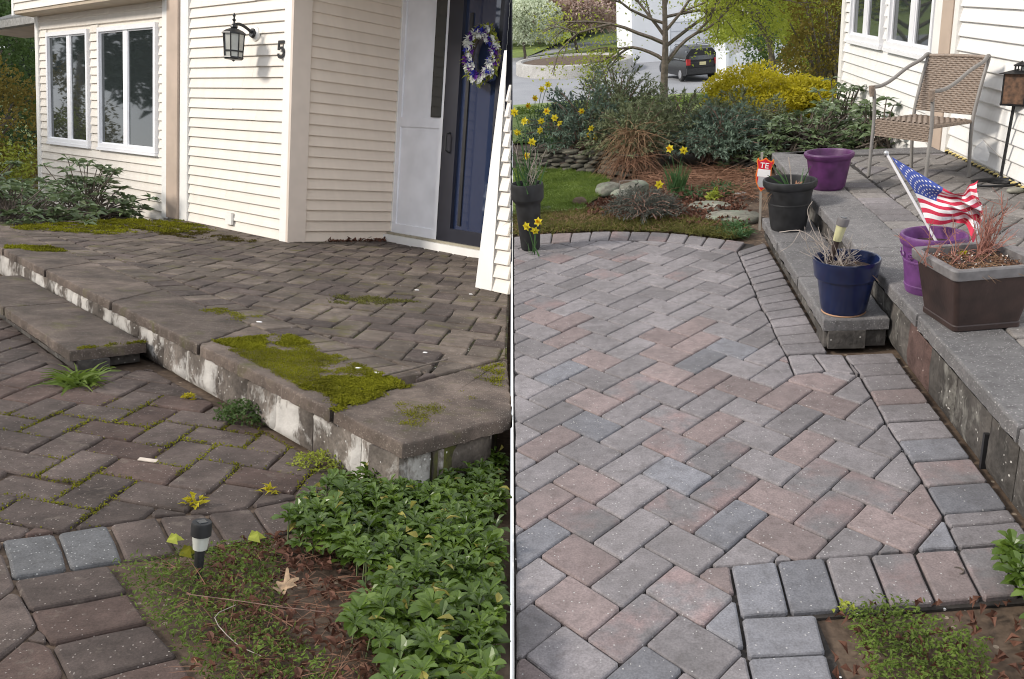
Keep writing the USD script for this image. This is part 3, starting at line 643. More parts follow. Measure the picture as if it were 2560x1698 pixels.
for a, b, c, d in ((.03, .1, .1, 2.75), (.74, .80, .1, 2.75), (.1, .74, .1, .2), (.1, .74, 1.26, 1.36), (.1, .74, 2.62, 2.75)): house.part('rail', wbox(MB(), WD, a, b, .04, .055, c, d), 'door_white', parent=side)
house.part('side_light', wbox(MB(), WD, .60, .76, .055, .062, 1.37, 2.55), 'pane', parent=side)
fr = MB()
for a, b, c, d in ((.81, 1.02, .1, 2.7), (1.55, 1.6, .1, 2.7), (1.02, 1.55, .1, .24), (1.02, 1.55, 2.55, 2.7)): wbox(fr, WD, a, b, 0.001, .07, c, d)
door = house.part('storm_door', fr, 'door_dark')
jb = MB(); jb.add([WD(1.601, -.02, 0), WD(1.875, -.02, 0), WD(1.88, .0, 0), WD(1.601, .0, 0), WD(1.601, -.02, 2.6), WD(1.602, -.02, 2.6), WD(1.61, .0, 2.6), WD(1.601, .0, 2.6)], [(0, 1, 2, 3), (7, 6, 5, 4), (3, 2, 6, 7), (1, 0, 4, 5), (0, 3, 7, 4), (2, 1, 5, 6)]); house.part('door_jamb', jb, 'door_dark', parent=door)
house.part('pane', wbox(MB(), WD, 1.02, 1.55, .02, .03, .24, 2.55), 'storm_glass', parent=door)
house.part('inner_trim', wbox(MB(), WD, 1.10, 1.14, .031, .045, .28, 2.4), 'black_metal', parent=door)
house.part('door_handle', MB().tube([WD(.93, .07, 1.02), WD(.93, .12, 1.04), WD(.93, .12, 1.2), WD(.93, .07, 1.22)], .011, 8), 'black_metal', smooth=40, parent=door)
WP = frame2(tuple(np.array(OL) - np.array([*e2, 0]) * -.0), e1, -e2)
WP = frame2(tuple(WF(0, .25, 0)), e1, -e2)
pc = MB(); zt = 1.35
V = [WP(3.12, -.15, 0), WP(seam_end(0) - .145, -.15, 0), WP(seam_end(0), 0, 0), WP(3.12, 0, 0), WP(3.115, -.15, zt), WP(seam_end(zt) - .145, -.15, zt), WP(seam_end(zt), 0, zt), WP(3.21, 0, zt)]
pc.add(V, [(0, 1, 2, 3), (7, 6, 5, 4), (3, 2, 6, 7), (1, 0, 4, 5), (0, 3, 7, 4), (2, 1, 5, 6)]); wp = house.part('wall', pc, 'trim_white')
planks(house, wp, WP, 3.26, 3.4, .0, 1.6, eL, 'siding_cream', end=seam_end)
cb = MB(); zc = 1.78
cb.add([WP(3.08, -.03, 0), WP(3.26, -.03, 0), WP(3.26, .035, 0), WP(3.08, .035, 0), WP(3.15, -.03, zc), WP(3.18, -.03, zc), WP(3.244, .035, zc), WP(3.215, .035, zc)], [(0, 1, 2, 3), (7, 6, 5, 4), (3, 2, 6, 7), (1, 0, 4, 5), (0, 3, 7, 4), (2, 1, 5, 6)])
house.part('corner_board', cb, 'trim_white', parent=wp)
house.part('porch_ceiling', wbox(MB(), WF, -.25, 2.3, -1.36, .5, 2.97, 3.02), 'soffit_tan')  # unseen ceiling, added and sized to cut the sky light in the recess
rb = MB(); wbox(rb, WF, -7.2, 1.0, -2.0, .35, 3.35, 3.45); rf = house.part('roof', rb, 'roof_shingle')
rv_ = MB()                                                                 # low rear eave that runs on behind the left corner
o = WF(-6.9, -.62, 2.72); rv_.obox(o, WF(-11.2, -.62, 2.68) - o, WF(-6.9, -3.2, 3.9) - o, (0, 0, .06)); rear = house.part('rear_roof', rv_, 'roof_shingle')
ev = MB(); o = WF(-6.9, -.5, 2.6); ev.obox(o, WF(-11.2, -.5, 2.555) - o, WF(-6.9, -.61, 2.6) - o, (0, 0, .12)); house.part('gutter', ev, 'far_concrete', parent=rear)
ev = MB(); o = WF(-6.9, -.62, 2.58); ev.obox(o, WF(-11.2, -.62, 2.54) - o, WF(-6.9, -1.3, 2.58) - o, (0, 0, .02)); house.part('soffit', ev, 'tan_board', parent=rear)
# the same kind of house beside the clean porch (world)
dR = np.array([-.12066, -.99269]); nR = np.array([-.99269, .12066])
OR_ = (3.341, 6.952, .30); WA = frame2(OR_, dR, nR)
house2 = Thing('house', 'white clapboard house wall beside the clean porch, behind the wicker chair', 'house', o=OR_)
hc = MB(); wbox(hc, WA, -3.25, 3.2, -.2, 0, -.3, 2.3); w2 = house2.part('wall', hc, 'trim_white')
holesR = [(-2.93, -1.69, .6, 1.98), (-1.56, -.29, .6, 1.98)]
planks(house2, w2, WA, -3.14, -.22, -.28, 2.3, .098, 'siding_white', holesR)
planks(house2, w2, WA, .15, 3.1, .035, 2.3, .098, 'siding_white')
for a, b in ((-3.25, -3.13), (-.30, -.13), (.11, .20)): house2.part('corner_board', wbox(MB(), WA, a, b, 0, .042, -.28 if a < -1 else .0, 2.3), 'trim_white', parent=w2)
house2.part('downspout', wbox(MB(), WA, -.12, .105, 0, .05, .0, 2.3), 'tan_board')
house2.part('base_board', wbox(MB(), WA, .2, 3.1, 0, .012, .0, .034), 'trim_white')
for a, b, m in ((-2.89, -1.72, (.47,)), (-1.52, -.32, (.53,))): window(house2, WA, a, b, .64, 1.95, m, fw=.05)
rb = MB(); wbox(rb, WA, -3.5, 3.3, -3, .35, 2.31, 2.4); house2.part('roof', rb, 'roof_shingle')
single('edging_board', MB().add(*(lambda ys: (np.array([p for y in ys for p in ((seam_R(y) - .0035 - .004, y, -.9), (seam_R(y) - .0005 - .003, y, -.9), (seam_R(y) - .0005 - .003, y, .004), (seam_R(y) - .0035 - .004, y, .004))]), [q for i in range(len(ys) - 1) for j in range(4) for q in [(i * 4 + j, i * 4 + (j + 1) % 4, i * 4 + 4 + (j + 1) % 4, i * 4 + 4 + j)]]))([1.0, 3.0, 5.0, 7.0, 8.6])), 'trim_white', 'thin white edging board between the weathered and the clean paving', 'edging')

# ------------------------------------------------------------------ more materials
leafm('leaf_pachysandra', [(0., (.03, .055, .008)), (.3, (.085, .14, .018)), (.65, (.2, .275, .04)), (.9, (.36, .4, .08)), (1., (.45, .42, .1))], .25, .36, .5, 9)
leafm('leaf_pale', [(0., (.2, .16, .04)), (.5, (.36, .34, .08)), (1., (.5, .42, .16))], .25, .5, .3, 12)
leafm('weed_leaf', [(0., (.035, .05, .01)), (.4, (.14, .2, .035)), (.75, (.36, .4, .1)), (1., (.65, .58, .3))], .25, .7, .2, 9)
plain('blade_stem', (.1, .13, .05), .7)
leafm('leaf_rhodo', [(0., (0.046, 0.069, 0.028)), (.5, (0.184, 0.247, 0.115)), (1., (0.460, 0.529, 0.299))], .2, .3, .5, 4)
leafm('leaf_yew', [(0., (0.053, 0.067, 0.036)), (.5, (0.254, 0.284, 0.143)), (1., (0.628, 0.628, 0.359))], .15, .6, .3, 2.5)
leafm('leaf_blueyew', [(0., (0.047, 0.070, 0.056)), (.5, (0.186, 0.256, 0.178)), (1., (0.435, 0.528, 0.373))], .15, .6, .3, 2.5)
leafm('leaf_yellow', [(0., (.25, .22, .012)), (.5, (.62, .53, .025)), (1., (.8, .7, .07))], .4, .6, .3, 3)
leafm('leaf_spring', [(0., (0.189, 0.246, 0.038)), (.5, (0.491, 0.511, 0.076)), (1., (0.832, 0.756, 0.133))], .45, .6, .3, 1)
leafm('leaf_olive', [(0., (.11, .085, .02)), (.5, (.33, .26, .06)), (1., (.55, .45, .1))], .3, .7, .2, 1)
leafm('leaf_green', [(0., (0.039, 0.072, 0.018)), (.5, (0.117, 0.182, 0.052)), (1., (0.260, 0.338, 0.104))], .35, .6, .3, .8)
leafm('leaf_dark', [(0., (.006, .014, .006)), (.5, (.02, .04, .014)), (1., (.05, .085, .03))], .2, .6, .3, .8)
leafm('blossom_pink', [(0., (0.364, 0.273, 0.218)), (.5, (0.728, 0.564, 0.491)), (1., (0.850, 0.819, 0.728))], .35, .7, .2, .8)
leafm('blossom_white', [(0., (0.400, 0.455, 0.291)), (.5, (0.819, 0.850, 0.692)), (1., (0.850, 0.850, 0.850))], .35, .7, .2, .8)
leafm('grass', [(0., (.06, .1, .014)), (.5, (.17, .235, .04)), (1., (.31, .37, .09))], .35, .6, .3, 4)
leafm('grass_weedy', [(0., (.05, .05, .014)), (.4, (.16, .155, .04)), (.75, (.34, .29, .11)), (1., (.55, .44, .25))], .3, .7, .2, 7)
leafm('moss', [(0., (.06, .055, .008)), (.4, (.22, .22, .014)), (1., (.5, .52, .035))], .15, .9, .1, 4.5)
leafm('moss_olive', [(0., (.04, .03, .008)), (.5, (.1, .085, .014)), (1., (.2, .18, .02))], .15, .9, .1, 14)
leafm('straw', [(0., (.16, .09, .05)), (.5, (.33, .22, .13)), (1., (.48, .36, .23))], .15, .8, .2, 4)
leafm('pine_straw', [(0., (.14, .07, .042)), (.5, (.3, .17, .11)), (1., (.48, .33, .23))], .1, .8, .2, 4)
leafm('dry_leaf', [(0., (.045, .02, .014)), (.4, (.17, .08, .052)), (.75, (.36, .2, .13)), (1., (.6, .42, .3))], .15, .7, .2, 12)
leafm('daffodil_yellow', [(0., (.62, .5, .02)), (1., (.75, .66, .08))], .3, .6, .2)
leafm('daffodil_orange', [(0., (.65, .33, .01)), (1., (.72, .45, .03))], .3, .6, .2)
leafm('blade_green', [(0., (.04, .09, .03)), (.6, (.1, .2, .07)), (1., (.2, .3, .12))], .3, .5, .4)
leafm('petal_blue', [(0., (.03, .03, .3)), (1., (.1, .12, .55))], .2, .7, .2)
leafm('petal_purple', [(0., (.1, .02, .22)), (1., (.2, .06, .38))], .2, .7, .2)
leafm('petal_white', [(0., (.66, .68, .62)), (1., (.82, .82, .8))], .25, .7, .2)
plain('bark', (.13, .105, .085), .9, var=.4, scale=25, bump=.6); plain('twig', (.2, .12, .09), .8, var=.4, scale=30); plain('grey_twig', (.34, .29, .25), .85, var=.3, scale=30)
plain('red_twig', (.27, .115, .085), .75, var=.35, scale=30); plain('pale_wood', (.5, .43, .36), .8, var=.25, scale=20)
plain('plastic_black', (.012, .012, .013), .6, var=.8, scale=14, bump=.15); plain('plastic_purple', (.075, .018, .08), .48, var=.35, scale=16, bump=.2)
plain('plastic_violet', (.13, .043, .16), .45, var=.3, scale=16, bump=.2); plain('glaze_blue', (.006, .011, .04), .16, spec=.6, var=.3); plain('glaze_in', (.012, .012, .03), .4)
plain('terracotta', (.38, .22, .13), .8); plain('bronze_plastic', (.03, .017, .014), .46, var=.5, scale=9, bump=.15); plain('bronze_rim', (.15, .14, .138), .5, var=.35, scale=18)
plain('pot_soil', (.05, .03, .022), .95, var=.6, scale=60, bump=1); plain('perlite', (.6, .55, .5), .8)
plain('chair_tube', (.24, .225, .21), .45, var=.12); plain('wicker', (.24, .185, .145), .55, var=.3, scale=70)
plain('flag_red', (.55, .03, .07), .8, var=.08); plain('flag_white', (.78, .76, .76), .8, var=.05); plain('flag_blue', (.045, .075, .3), .8, var=.1); plain('silver', (.5, .5, .5), .35, metallic=.6)
plain('sign_red', (.6, .012, .03), .5); plain('sign_orange', (.85, .2, .02), .5); plain('sign_white', (.8, .78, .76), .5); plain('sign_grey', (.42, .42, .42), .5); plain('stake_tan', (.33, .3, .26), .7)
plain('rope_yellow', (.62, .5, .2), .8); plain('solar_cap', (.13, .12, .12), .4); plain('solar_body', (.46, .44, .25), .3, var=.2); plain('solar_frost', (.5, .5, .45), .3)
plain('car_black', (.008, .008, .009), .3, spec=.35, var=.2); plain('car_glass', (.05, .055, .06), .08, spec=.7); plain('tyre', (.02, .02, .02), .85); plain('rim_silver', (.4, .4, .41), .3, metallic=.7)
plain('lamp_red', (.35, .015, .015), .25); plain('plate_yellow', (.5, .45, .25), .5); plain('vinyl_white', (.74, .76, .78), .4, var=.03); plain('far_siding', (.7, .71, .73), .6, var=.04, scale=1); plain('far_grey', (.3, .31, .33), .7)
plain('garage_door', (.6, .62, .66), .5, var=.03)
mat('white_film', {'p': ('principled_bsdf', {'base_color': (.85, .86, .88), 'roughness': .35}), 't': ('translucent_bsdf', {'color': (.85, .86, .88)}), 'tr': ('transparent_bsdf', {}), 'a': ('mix_closure', {'fac': .4}), 'b': ('mix_closure', {'fac': .3})},
    [('p.BSDF', 'a.closure1'), ('t.BSDF', 'a.closure2'), ('a.closure', 'b.closure1'), ('tr.BSDF', 'b.closure2')], surface='b.closure')

# ------------------------------------------------------------------ wall things of the weathered house
lamp_o = WF(-.69, 0, 2.07)
lamp = Thing('wall_lantern', 'black carriage lantern with clear panes on the sunlit clapboard wall', 'lamp', frame='L', o=lamp_o)
def lw(s, t, z): return WF(-.69 + s, t, 2.07 + z)
def oriented_lathe(mb, prof, c, n): return mb.lathe(prof, c, n)
pl = MB(); k = 20
ring = [(0.075, .0), (.075, .02), (.05, .035), (0, .036)]
v = []; f = []
for r, t in ring: v += [lw(r * math.cos(a), t + .016, r * math.sin(a)) for a in np.arange(k) * 2 * math.pi / k]
for i in range(len(ring) - 1): f += [(i * k + j, i * k + (j + 1) % k, (i + 1) * k + (j + 1) % k, (i + 1) * k + j) for j in range(k)]
lamp.part('back_plate', MB().add(v, f), 'trim_white', smooth=40)
lamp.part('mount', MB().tube([lw(0, .05, 0), lw(0, .075, .005)], [.052, .045], 14), 'black_metal', smooth=40)
lamp.part('arm', MB().tube(bez([lw(0, .06, 0), lw(0, .14, .05), lw(0, .22, .1), lw(0, .265, .06), lw(0, .27, .015)], 12), .016, 8), 'black_metal', smooth=40)
lc = lw(0, .27, 0)
lamp.part('cap', MB().lathe([(.0, .09), (.012, .085), (.016, .06), (.035, .045), (.04, .03), (.03, .02), (.09, -.005), (.125, -.03), (.128, -.04), (.0, -.04)], lc, 8), 'black_metal', smooth=25)
lamp.part('finial', MB().lathe([(0, .17), (.012, .155), (.016, .14), (.008, .125), (.01, .11), (.022, .1), (.012, .088), (0, .085)], lc, 10), 'black_metal', smooth=50)
lamp.part('pane', MB().lathe([(.104, -.042), (.09, -.265)], lc, 8), 'lamp_glass')
for j in range(8):
    a = j * math.pi / 4; c, s_ = math.cos(a), math.sin(a)
    lamp.part('rib', MB().tube([lc + [.108 * c, .108 * s_, -.04], lc + [.093 * c, .093 * s_, -.268]], .0065, 4), 'black_metal')
lamp.part('band', MB().lathe([(.1, -.2), (.104, -.2), (.102, -.215), (.098, -.215)], lc, 8), 'black_metal')
lamp.part('base', MB().lathe([(.0, -.262), (.1, -.262), (.104, -.275), (.09, -.288), (.02, -.295), (0, -.31)], lc, 8), 'black_metal', smooth=25)
t5 = meshkit.text_mesh('5', .165, depth=.012, bold=True); V5 = np.array(t5.vertices); V5[:, 0] -= V5[:, 0].mean()
single('house_number', (np.array([WF(-.16 + a * 1.1, .046 + c * .6, 1.815 + b) for a, b, c in V5]), np.asarray(t5.faces)), 'black_metal', 'black metal numeral 5 fixed beside the tan corner of the house', 'house number', frame='L', o=WF(-.16, .03, 1.815))
rng = np.random.default_rng(77)
wo = WD(1.40, .10, 1.97)
wreath = Thing('wreath', 'flower wreath of white, blue and purple blooms hanging on the dark storm door', 'wreath', frame='L', o=wo)
th = np.linspace(0, 2 * math.pi, 25)
wreath.part('twig_ring', MB().tube([WD(1.40 + .19 * math.cos(a), .10, 1.97 + .225 * math.sin(a)) for a in th], .03, 6), 'bark')
P, D = [], []
for i in range(150):
    a = rng.uniform(0, 6.283); r = rng.uniform(.8, 1.25); P.append(WD(1.40 + .19 * r * math.cos(a), .11 + rng.uniform(0, .03), 1.97 + .225 * r * math.sin(a)))
    D.append(WD(math.cos(a + rng.normal() * .7), rng.uniform(.2, .8), math.sin(a + rng.normal() * .7)) - WD(0, 0, 0))
wreath.part('leaf', leaves(P, D, rng.uniform(.05, .09, 150), .032, rng), 'leaf_spring', kind='stuff')
for i in range(60):
    a = i / 60 * 6.283 + rng.normal() * .05; r = rng.uniform(.78, 1.22)
    c = WD(1.40 + .19 * r * math.cos(a), .14 + rng.uniform(0, .03), 1.97 + .225 * r * math.sin(a)); q = 9
    fd_ = unit(np.array([*(-e2), 0]) + rng.normal(size=3) * .35); s1 = unit(np.cross(fd_, [0, 0, 1.0])); s2 = np.cross(s1, fd_)
    Dq = [math.cos(b) * s1 + math.sin(b) * s2 + fd_ * .35 for b in np.arange(q) / q * 6.283 + rng.uniform(0, 1)]
    wreath.part('flower', leaves([c] * q, Dq, rng.uniform(.05, .07), .036, rng), ('petal_white', 'petal_blue', 'petal_purple', 'petal_white')[(i * 7 + (i // 5)) % 4])

# ------------------------------------------------------------------ generic plants
def shoots(c, n, reach, height, rng, leaf, lw_, per, droop=.35, base_r=.1, z0=.05, arc=(0, 6.283), sink=.3):
    """spreading evergreen: arching shoots set with short leaves on both sides -> (leaf mesh, stem mesh)"""
    P, D, st = [], [], MB()
    for i in range(n):
        a = rng.uniform(*arc); t = math.sqrt(rng.random()); R = reach * (.25 + .85 * t) ; h = height * (1.15 - .75 * t) * rng.uniform(.75, 1.1)
        p0 = np.array([c[0] + base_r * rng.normal(), c[1] + base_r * rng.normal(), c[2] + z0])
        p2 = np.array([c[0] + R * math.cos(a), c[1] + R * math.sin(a), c[2] + h]); p1 = np.array([c[0] + R * .45 * math.cos(a), c[1] + R * .45 * math.sin(a), c[2] + h * .95])
        pts = bez([p0, p1, p2], 8); pts[:, 2] -= droop * (np.linspace(0, 1, 8) ** 3) * .1
        if i % 3 == 0: st.tube(pts, np.linspace(.007, .002, 8), 3, cap=False)
        k = per; u = rng.uniform(sink, 1, k); ip = np.array([[np.interp(x, np.linspace(0, 1, 8), pts[:, j]) for j in range(3)] for x in u])
        ax = unit(pts[-1] - pts[3]); d = ax * .75 + rng.normal(size=(k, 3)) * .55
        P.append(ip); D.append(d)
    P, D = np.vstack(P), np.vstack(D)
    return leaves(P, D, rng.uniform(.7, 1.3, len(P)) * leaf, lw_, rng, fold=.2, curl=.1), st

def crown(c, rad, n, leaf, lw_, rng, clump=1.2, hole=.42, shell=.45, zmin=-.6, up=.3):
    """leaf cloud in an uneven ellipsoid, with gaps"""
    out = []
    rad = np.asarray(rad, float); sd = rng.integers(1000)
    while sum(map(len, out)) < n:
        d = sphere_dirs(rng, n, zmin); r = rng.uniform(shell, 1, n) ** .6
        p = d * r[:, None] * (.8 + .45 * meshkit.noise(d * 2.2 + sd)[:, None]) * rad
        keep = meshkit.fbm(p * clump + sd, 3) > hole
        out.append(p[keep])
    p = np.vstack(out)[:n]; d = unit(p / rad) * .7 + rng.normal(size=(n, 3)) * .7 + [0, 0, up]
    return leaves(p + np.asarray(c), d, rng.uniform(.6, 1.3, n) * leaf, lw_, rng, curl=.2)

def branch_tree(mb, p, d, r, L, depth, rng, tips, spread=.55, shrink=.72, up=.12):
    q = [p]; dd = unit(d)
    for k in range(4):
        dd = unit(dd + rng.normal(size=3) * .12 + [0, 0, up * .4]); q.append(q[-1] + dd * L / 4)
    mb.tube(q, np.linspace(r, r * .68, 5), 6 if r > .03 else 4, cap=False)
    if depth == 0: tips.append((q[-1], dd)); return
    for k in range(rng.integers(2, 4)):
        a = rng.normal(size=3); a = unit(a - dd * (a @ dd))
        branch_tree(mb, q[-1] if k < 2 else q[2], unit(dd + a * spread * rng.uniform(.6, 1.3) + [0, 0, up]), r * .66, L * shrink * rng.uniform(.8, 1.2), depth - 1, rng, tips, spread, shrink, up)
    if depth <= 2: tips.append((q[2], dd))

def tree(name, o, h, rad, leafmat, n, leaf, seed, label, cat='tree', group=None, clump=.5, hole=.4, trunk_r=.15, zc=.6):
    rng = np.random.default_rng(seed); t = Thing(name, label, cat, o=o, group=group); o = np.asarray(o, float)
    tr = MB(); tips = []
    branch_tree(tr, o - [0, 0, .2], np.array([rng.normal() * .05, rng.normal() * .05, 1.0]), trunk_r, h * .38, 3, rng, tips, .6)
    t.part('trunk', tr, 'bark', smooth=50)
    t.part('crown', crown(o + [0, 0, h * zc], rad, n, leaf, leaf * .55, rng, clump, hole), leafmat)
    return t

# ------------------------------------------------------------------ weathered side: plants and litter (frame L)
rng = np.random.default_rng(101)
pach = [(-.70, 2.66), (-.67, 2.95), (-.58, 3.22), (-.40, 3.34), (.02, 3.62), (.06, 1.5), (-.18, 1.5), (-.25, 2.0), (-.37, 2.12), (-.36, 2.42), (-.5, 2.6)]
pts = in_poly(rng, Polygon(pach).buffer(-.02).exterior.coords, 640); P, D, N, Ls = [], [], [], []
pts = pts[pts[:, 0] < seam_L(pts[:, 1]) - .035]
stem = MB()
for x, y in pts:
    h = rng.uniform(.015, .095) * (1.0 if y < 3.1 else .85); k = rng.integers(5, 9); a0 = rng.uniform(0, 6.28); tilt = rng.normal(size=2) * .4; big = rng.uniform(.62, 1.15)
    stem.tube([(x - tilt[0] * .02, y - tilt[1] * .02, 0), (x, y, h)], .0025, 4)
    for layer in (0, 1):
        for i in range(k - layer * 3):
            a = a0 + layer * .5 + i * 6.283 / (k - layer * 3); P.append((x, y, h + layer * .018)); D.append((math.cos(a) + tilt[0], math.sin(a) + tilt[1], .25 + layer * .7 + rng.normal() * .15)); N.append((-.4 * math.cos(a), -.4 * math.sin(a), 1)); Ls.append(rng.uniform(.044, .07) * big * (1 - .35 * layer))
P = np.array(P); ok = P[:, 0] + np.array(Ls) * unit(D)[:, 0] < seam_L(P[:, 1]) - .003
gc = Thing('ground_cover', 'glossy green ground cover filling the bed beside the mossy porch corner', 'ground cover', frame='L', o=(-.2, 2.6, 0), kind='stuff')
gc.part('foliage', leaves(P[ok], np.array(D)[ok], np.array(Ls)[ok], np.array(Ls)[ok] * .5, rng, fold=.22, curl=.22, N=np.array(N)[ok], blunt=True), 'leaf_pachysandra', kind='stuff')
gc.part('stem', stem, 'blade_stem', kind='stuff')

lit = in_poly(rng, [(-.9, 2.58), (-.68, 2.8), (-.45, 2.65), (-.32, 2.4), (-.2, 2.0), (-.05, 1.5), (-.6, 1.6), (-.72, 2.15)], 900)
d = rng.normal(size=(900, 3)) * [1, 1, .25]
single('leaf_litter', leaves(np.c_[lit, rng.uniform(.0, .035, 900)], d, rng.uniform(.01, .048, 900), rng.uniform(.006, .026, 900), rng, fold=.4, curl=.5, blunt=True), 'dry_leaf', 'brown dead leaves scattered over the bed below the ground cover', 'leaf litter', frame='L', o=(-.5, 2.3, 0), kind='stuff')
n = 520; pp = in_poly(rng, [(-1.05, 2.5), (-.68, 2.78), (-.32, 2.4), (-.2, 2.0), (-.6, 1.7), (-.75, 2.15)], n)
single('pine_needles', ribbons(np.c_[pp, np.full(n, .02)], rng.normal(size=(n, 3)) * [1, 1, .15], rng.uniform(.05, .14, n), .003, rng, .1, 2), 'pine_straw', 'thin dry twigs and needles among the dead leaves', 'needles', frame='L', o=(-.5, 2.3, 0), kind='stuff')
n = 7000; pp = in_poly(rng, [(-1.1, 2.46), (-.9, 2.62), (-.72, 2.72), (-.62, 2.5), (-.55, 2.2), (-.3, 1.95), (-.1, 1.5), (-.5, 1.3), (-.66, 1.95), (-.88, 2.19)], n)
pp += rng.normal(size=(n, 2)) * .012
single('weeds', leaves(np.c_[pp, rng.uniform(0, .035, n)], rng.normal(size=(n, 3)) * [1, 1, .5] + [0, 0, .5], rng.uniform(.007, .024, n), rng.uniform(.003, .009, n), rng), 'weed_leaf', 'low yellowish green weeds growing along the paver edge by the stake light', 'weeds', frame='L', o=(-.8, 2.2, 0), kind='stuff')
for (x, y, s, mt, lb) in ((-.97, 2.60, .045, 'leaf_spring', 'broad yellow green leaf lying left of the stake light'), (-.90, 2.52, .05, 'moss', 'broad olive leaf lying at the foot of the stake light'), (-.74, 2.66, .05, 'leaf_spring', 'yellow green leaf at the edge of the litter right of the stake light')):
    single('broad_leaf', leaves([(x - s / 2, y, .045)] * 3, [(1, .2, .15), (.7, .8, .1), (.8, -.6, .2)], s * 1.1, s * .8, rng, fold=.1, N=np.array([[0, -.3, 1.]] * 3)), mt, lb, 'leaf', frame='L', o=(x, y, .045))
c0 = np.array([-.572, 2.365, .04]); lob = [(0, .6), (22, .3), (48, .98), (75, .34), (100, 1.15), (128, .3), (152, .8), (185, .3), (215, .9), (245, .36), (270, .55), (285, .16), (300, .75), (308, .16), (330, .4)]
star = Polygon([(.05 * r_ * math.cos(math.radians(a_)), .042 * r_ * math.sin(math.radians(a_))) for a_, r_ in lob]).buffer(-.002).buffer(.004)
t_ = trimesh.creation.extrude_polygon(star, .0012, engine='earcut'); t_ = t_.subdivide().subdivide(); V = np.array(t_.vertices)
V[:, 2] += 5 * V[:, 0] ** 2 + 9 * np.maximum(V[:, 1], 0) ** 2 + .006 * np.sin(V[:, 0] * 90 + V[:, 1] * 60) - .004 * np.exp(-(V[:, 1] / .004) ** 2); V = V + c0; V[:, 2] += (V[:, 1] - c0[1]) * .35
plain('tan_leaf', (.27, .18, .105), .7, var=.45, scale=60)
single('dead_leaf', (V, t_.faces), 'tan_leaf', 'pale tan lobed dead leaf on the brown litter', 'leaf', frame='L', o=c0, smooth=30)
single('twig', MB().tube(spline([(-.82, 2.28, .04), (-.66, 2.245, .05), (-.56, 2.24, .045), (-.44, 2.25, .035)], 10), .0013, 5), 'twig', 'thin brown twig lying across the dead leaves', 'twig', frame='L', o=(-.6, 2.25, .04))
single('twig', MB().tube(spline([(-.68, 2.26, .03), (-.70, 2.15, .05), (-.62, 2.07, .03), (-.55, 2.04, .02)], 10), .0011, 5), 'grey_twig', 'curved pale twig bending below the straight one in the dead leaves', 'twig', frame='L', o=(-.6, 2.1, .03))

sl_o = np.array([-.853, 2.467, 0.])
def solar_stake(o, frame, label, cap_m, body_m, stake_m, axis, h0, h1, h2, r, group=None):
    """solar stake light: stake, frosted body, cap along an axis; heights of body foot, body top and cap top"""
    t = Thing('solar_light', label, 'garden light', frame=frame, o=o, group=group); o = np.asarray(o, float); ax = unit(axis)
    p = lambda h: o + ax * h
    t.part('stake', MB().tube([p(-.06), p(h0)], [r * .38, r * .5], 10), stake_m, smooth=40)
    t.part('body', MB().tube([p(h0 - .001), p(h0 + .004), p(h1)], [r * .68, r * .7, r * .85], 18), body_m, smooth=40)
    t.part('cap', MB().tube([p(h1), p(h1 + .002), p(h2 - .008), p(h2)], [r * .9, r, r, r * .93], 22), cap_m, smooth=40)
    t.part('solar_panel', MB().tube([p(h2 + .0005), p(h2 + .002)], r * .6, 4), 'car_glass')
    return t
solar_stake(sl_o, 'L', 'black solar stake light standing at the edge of the weedy bed', 'plastic_black', 'solar_frost', 'plastic_black', (.05, .02, 1), .085, .125, .166, .029)

mossrng = np.random.default_rng(55)
def moss_patch(name, label, poly, n, z, frame='L', size=.009, mt='moss', dens=.45, cat='moss'):
    p = in_poly(mossrng, poly, n); c = np.array(Polygon(poly).centroid.coords[0]); import shapely; ed_ = shapely.distance(shapely.points(p), Polygon(poly).exterior); k = meshkit.fbm(np.c_[p * 9, np.zeros(n)], 3, 9) + mossrng.normal(size=n) * .035 > dens + .22 * np.clip(1 - ed_ / .09, 0, 1); p = p[k]; m = len(p)
    p = p + mossrng.normal(size=(m, 2)) * .008
    single(name, leaves(np.c_[p, np.full(m, z) + mossrng.uniform(-.002, .004, m)], mossrng.normal(size=(m, 3)) * [1, 1, .6] + [0, 0, .7], mossrng.uniform(.6, 1.5, m) * size, size * .6, mossrng), mt, label, cat, frame=frame, o=(*c, z))
j1a, j1b, j2a, j2b = np.array([-1.54, 4.47]), np.array([-1.199, 4.826]), np.array([-.677, 3.432]), np.array([-.444, 3.925])
def mix2(a, b, t): return a + (b - a) * t
Lf = lambda u, w: mix2(mix2(j1a, j1b, w), mix2(j2a, j2b, w), u)
moss_patch('moss_patch', 'bright green moss at the far end of the mossy capstone', [Lf(.0, .1), Lf(.0, 1), Lf(.24, 1), Lf(.2, .6), Lf(.22, .2)], 12000, HL, size=.011, dens=.3)
moss_patch('moss_patch', 'thick bright moss along the near joint of the mossy capstone', [Lf(.74, .1), Lf(.68, .5), Lf(.8, 1.0), Lf(1.03, 1.0), Lf(1.02, .02)], 20000, HL, size=.011, dens=.32)
moss_patch('moss_patch', 'thin olive moss spread over the middle of the mossy capstone', [Lf(.15, .1), Lf(.15, 1), Lf(.88, 1), Lf(.78, .1)], 26000, HL, size=.0075, dens=.33)
moss_patch('moss_patch', 'strip of moss on the end of the low weathered step', [(-2.23, 4.62), (-2.0, 4.9), (-2.06, 4.99), (-2.17, 4.87), (-2.25, 4.7)], 3500, .115, size=.01, dens=.46)
moss_patch('moss_patch', 'bright moss tuft at the far left edge of the weathered porch', [(-4.1, 7.3), (-3.75, 7.25), (-3.62, 7.42), (-3.9, 7.62), (-4.2, 7.5)], 5000, HL, size=.016, dens=.3)
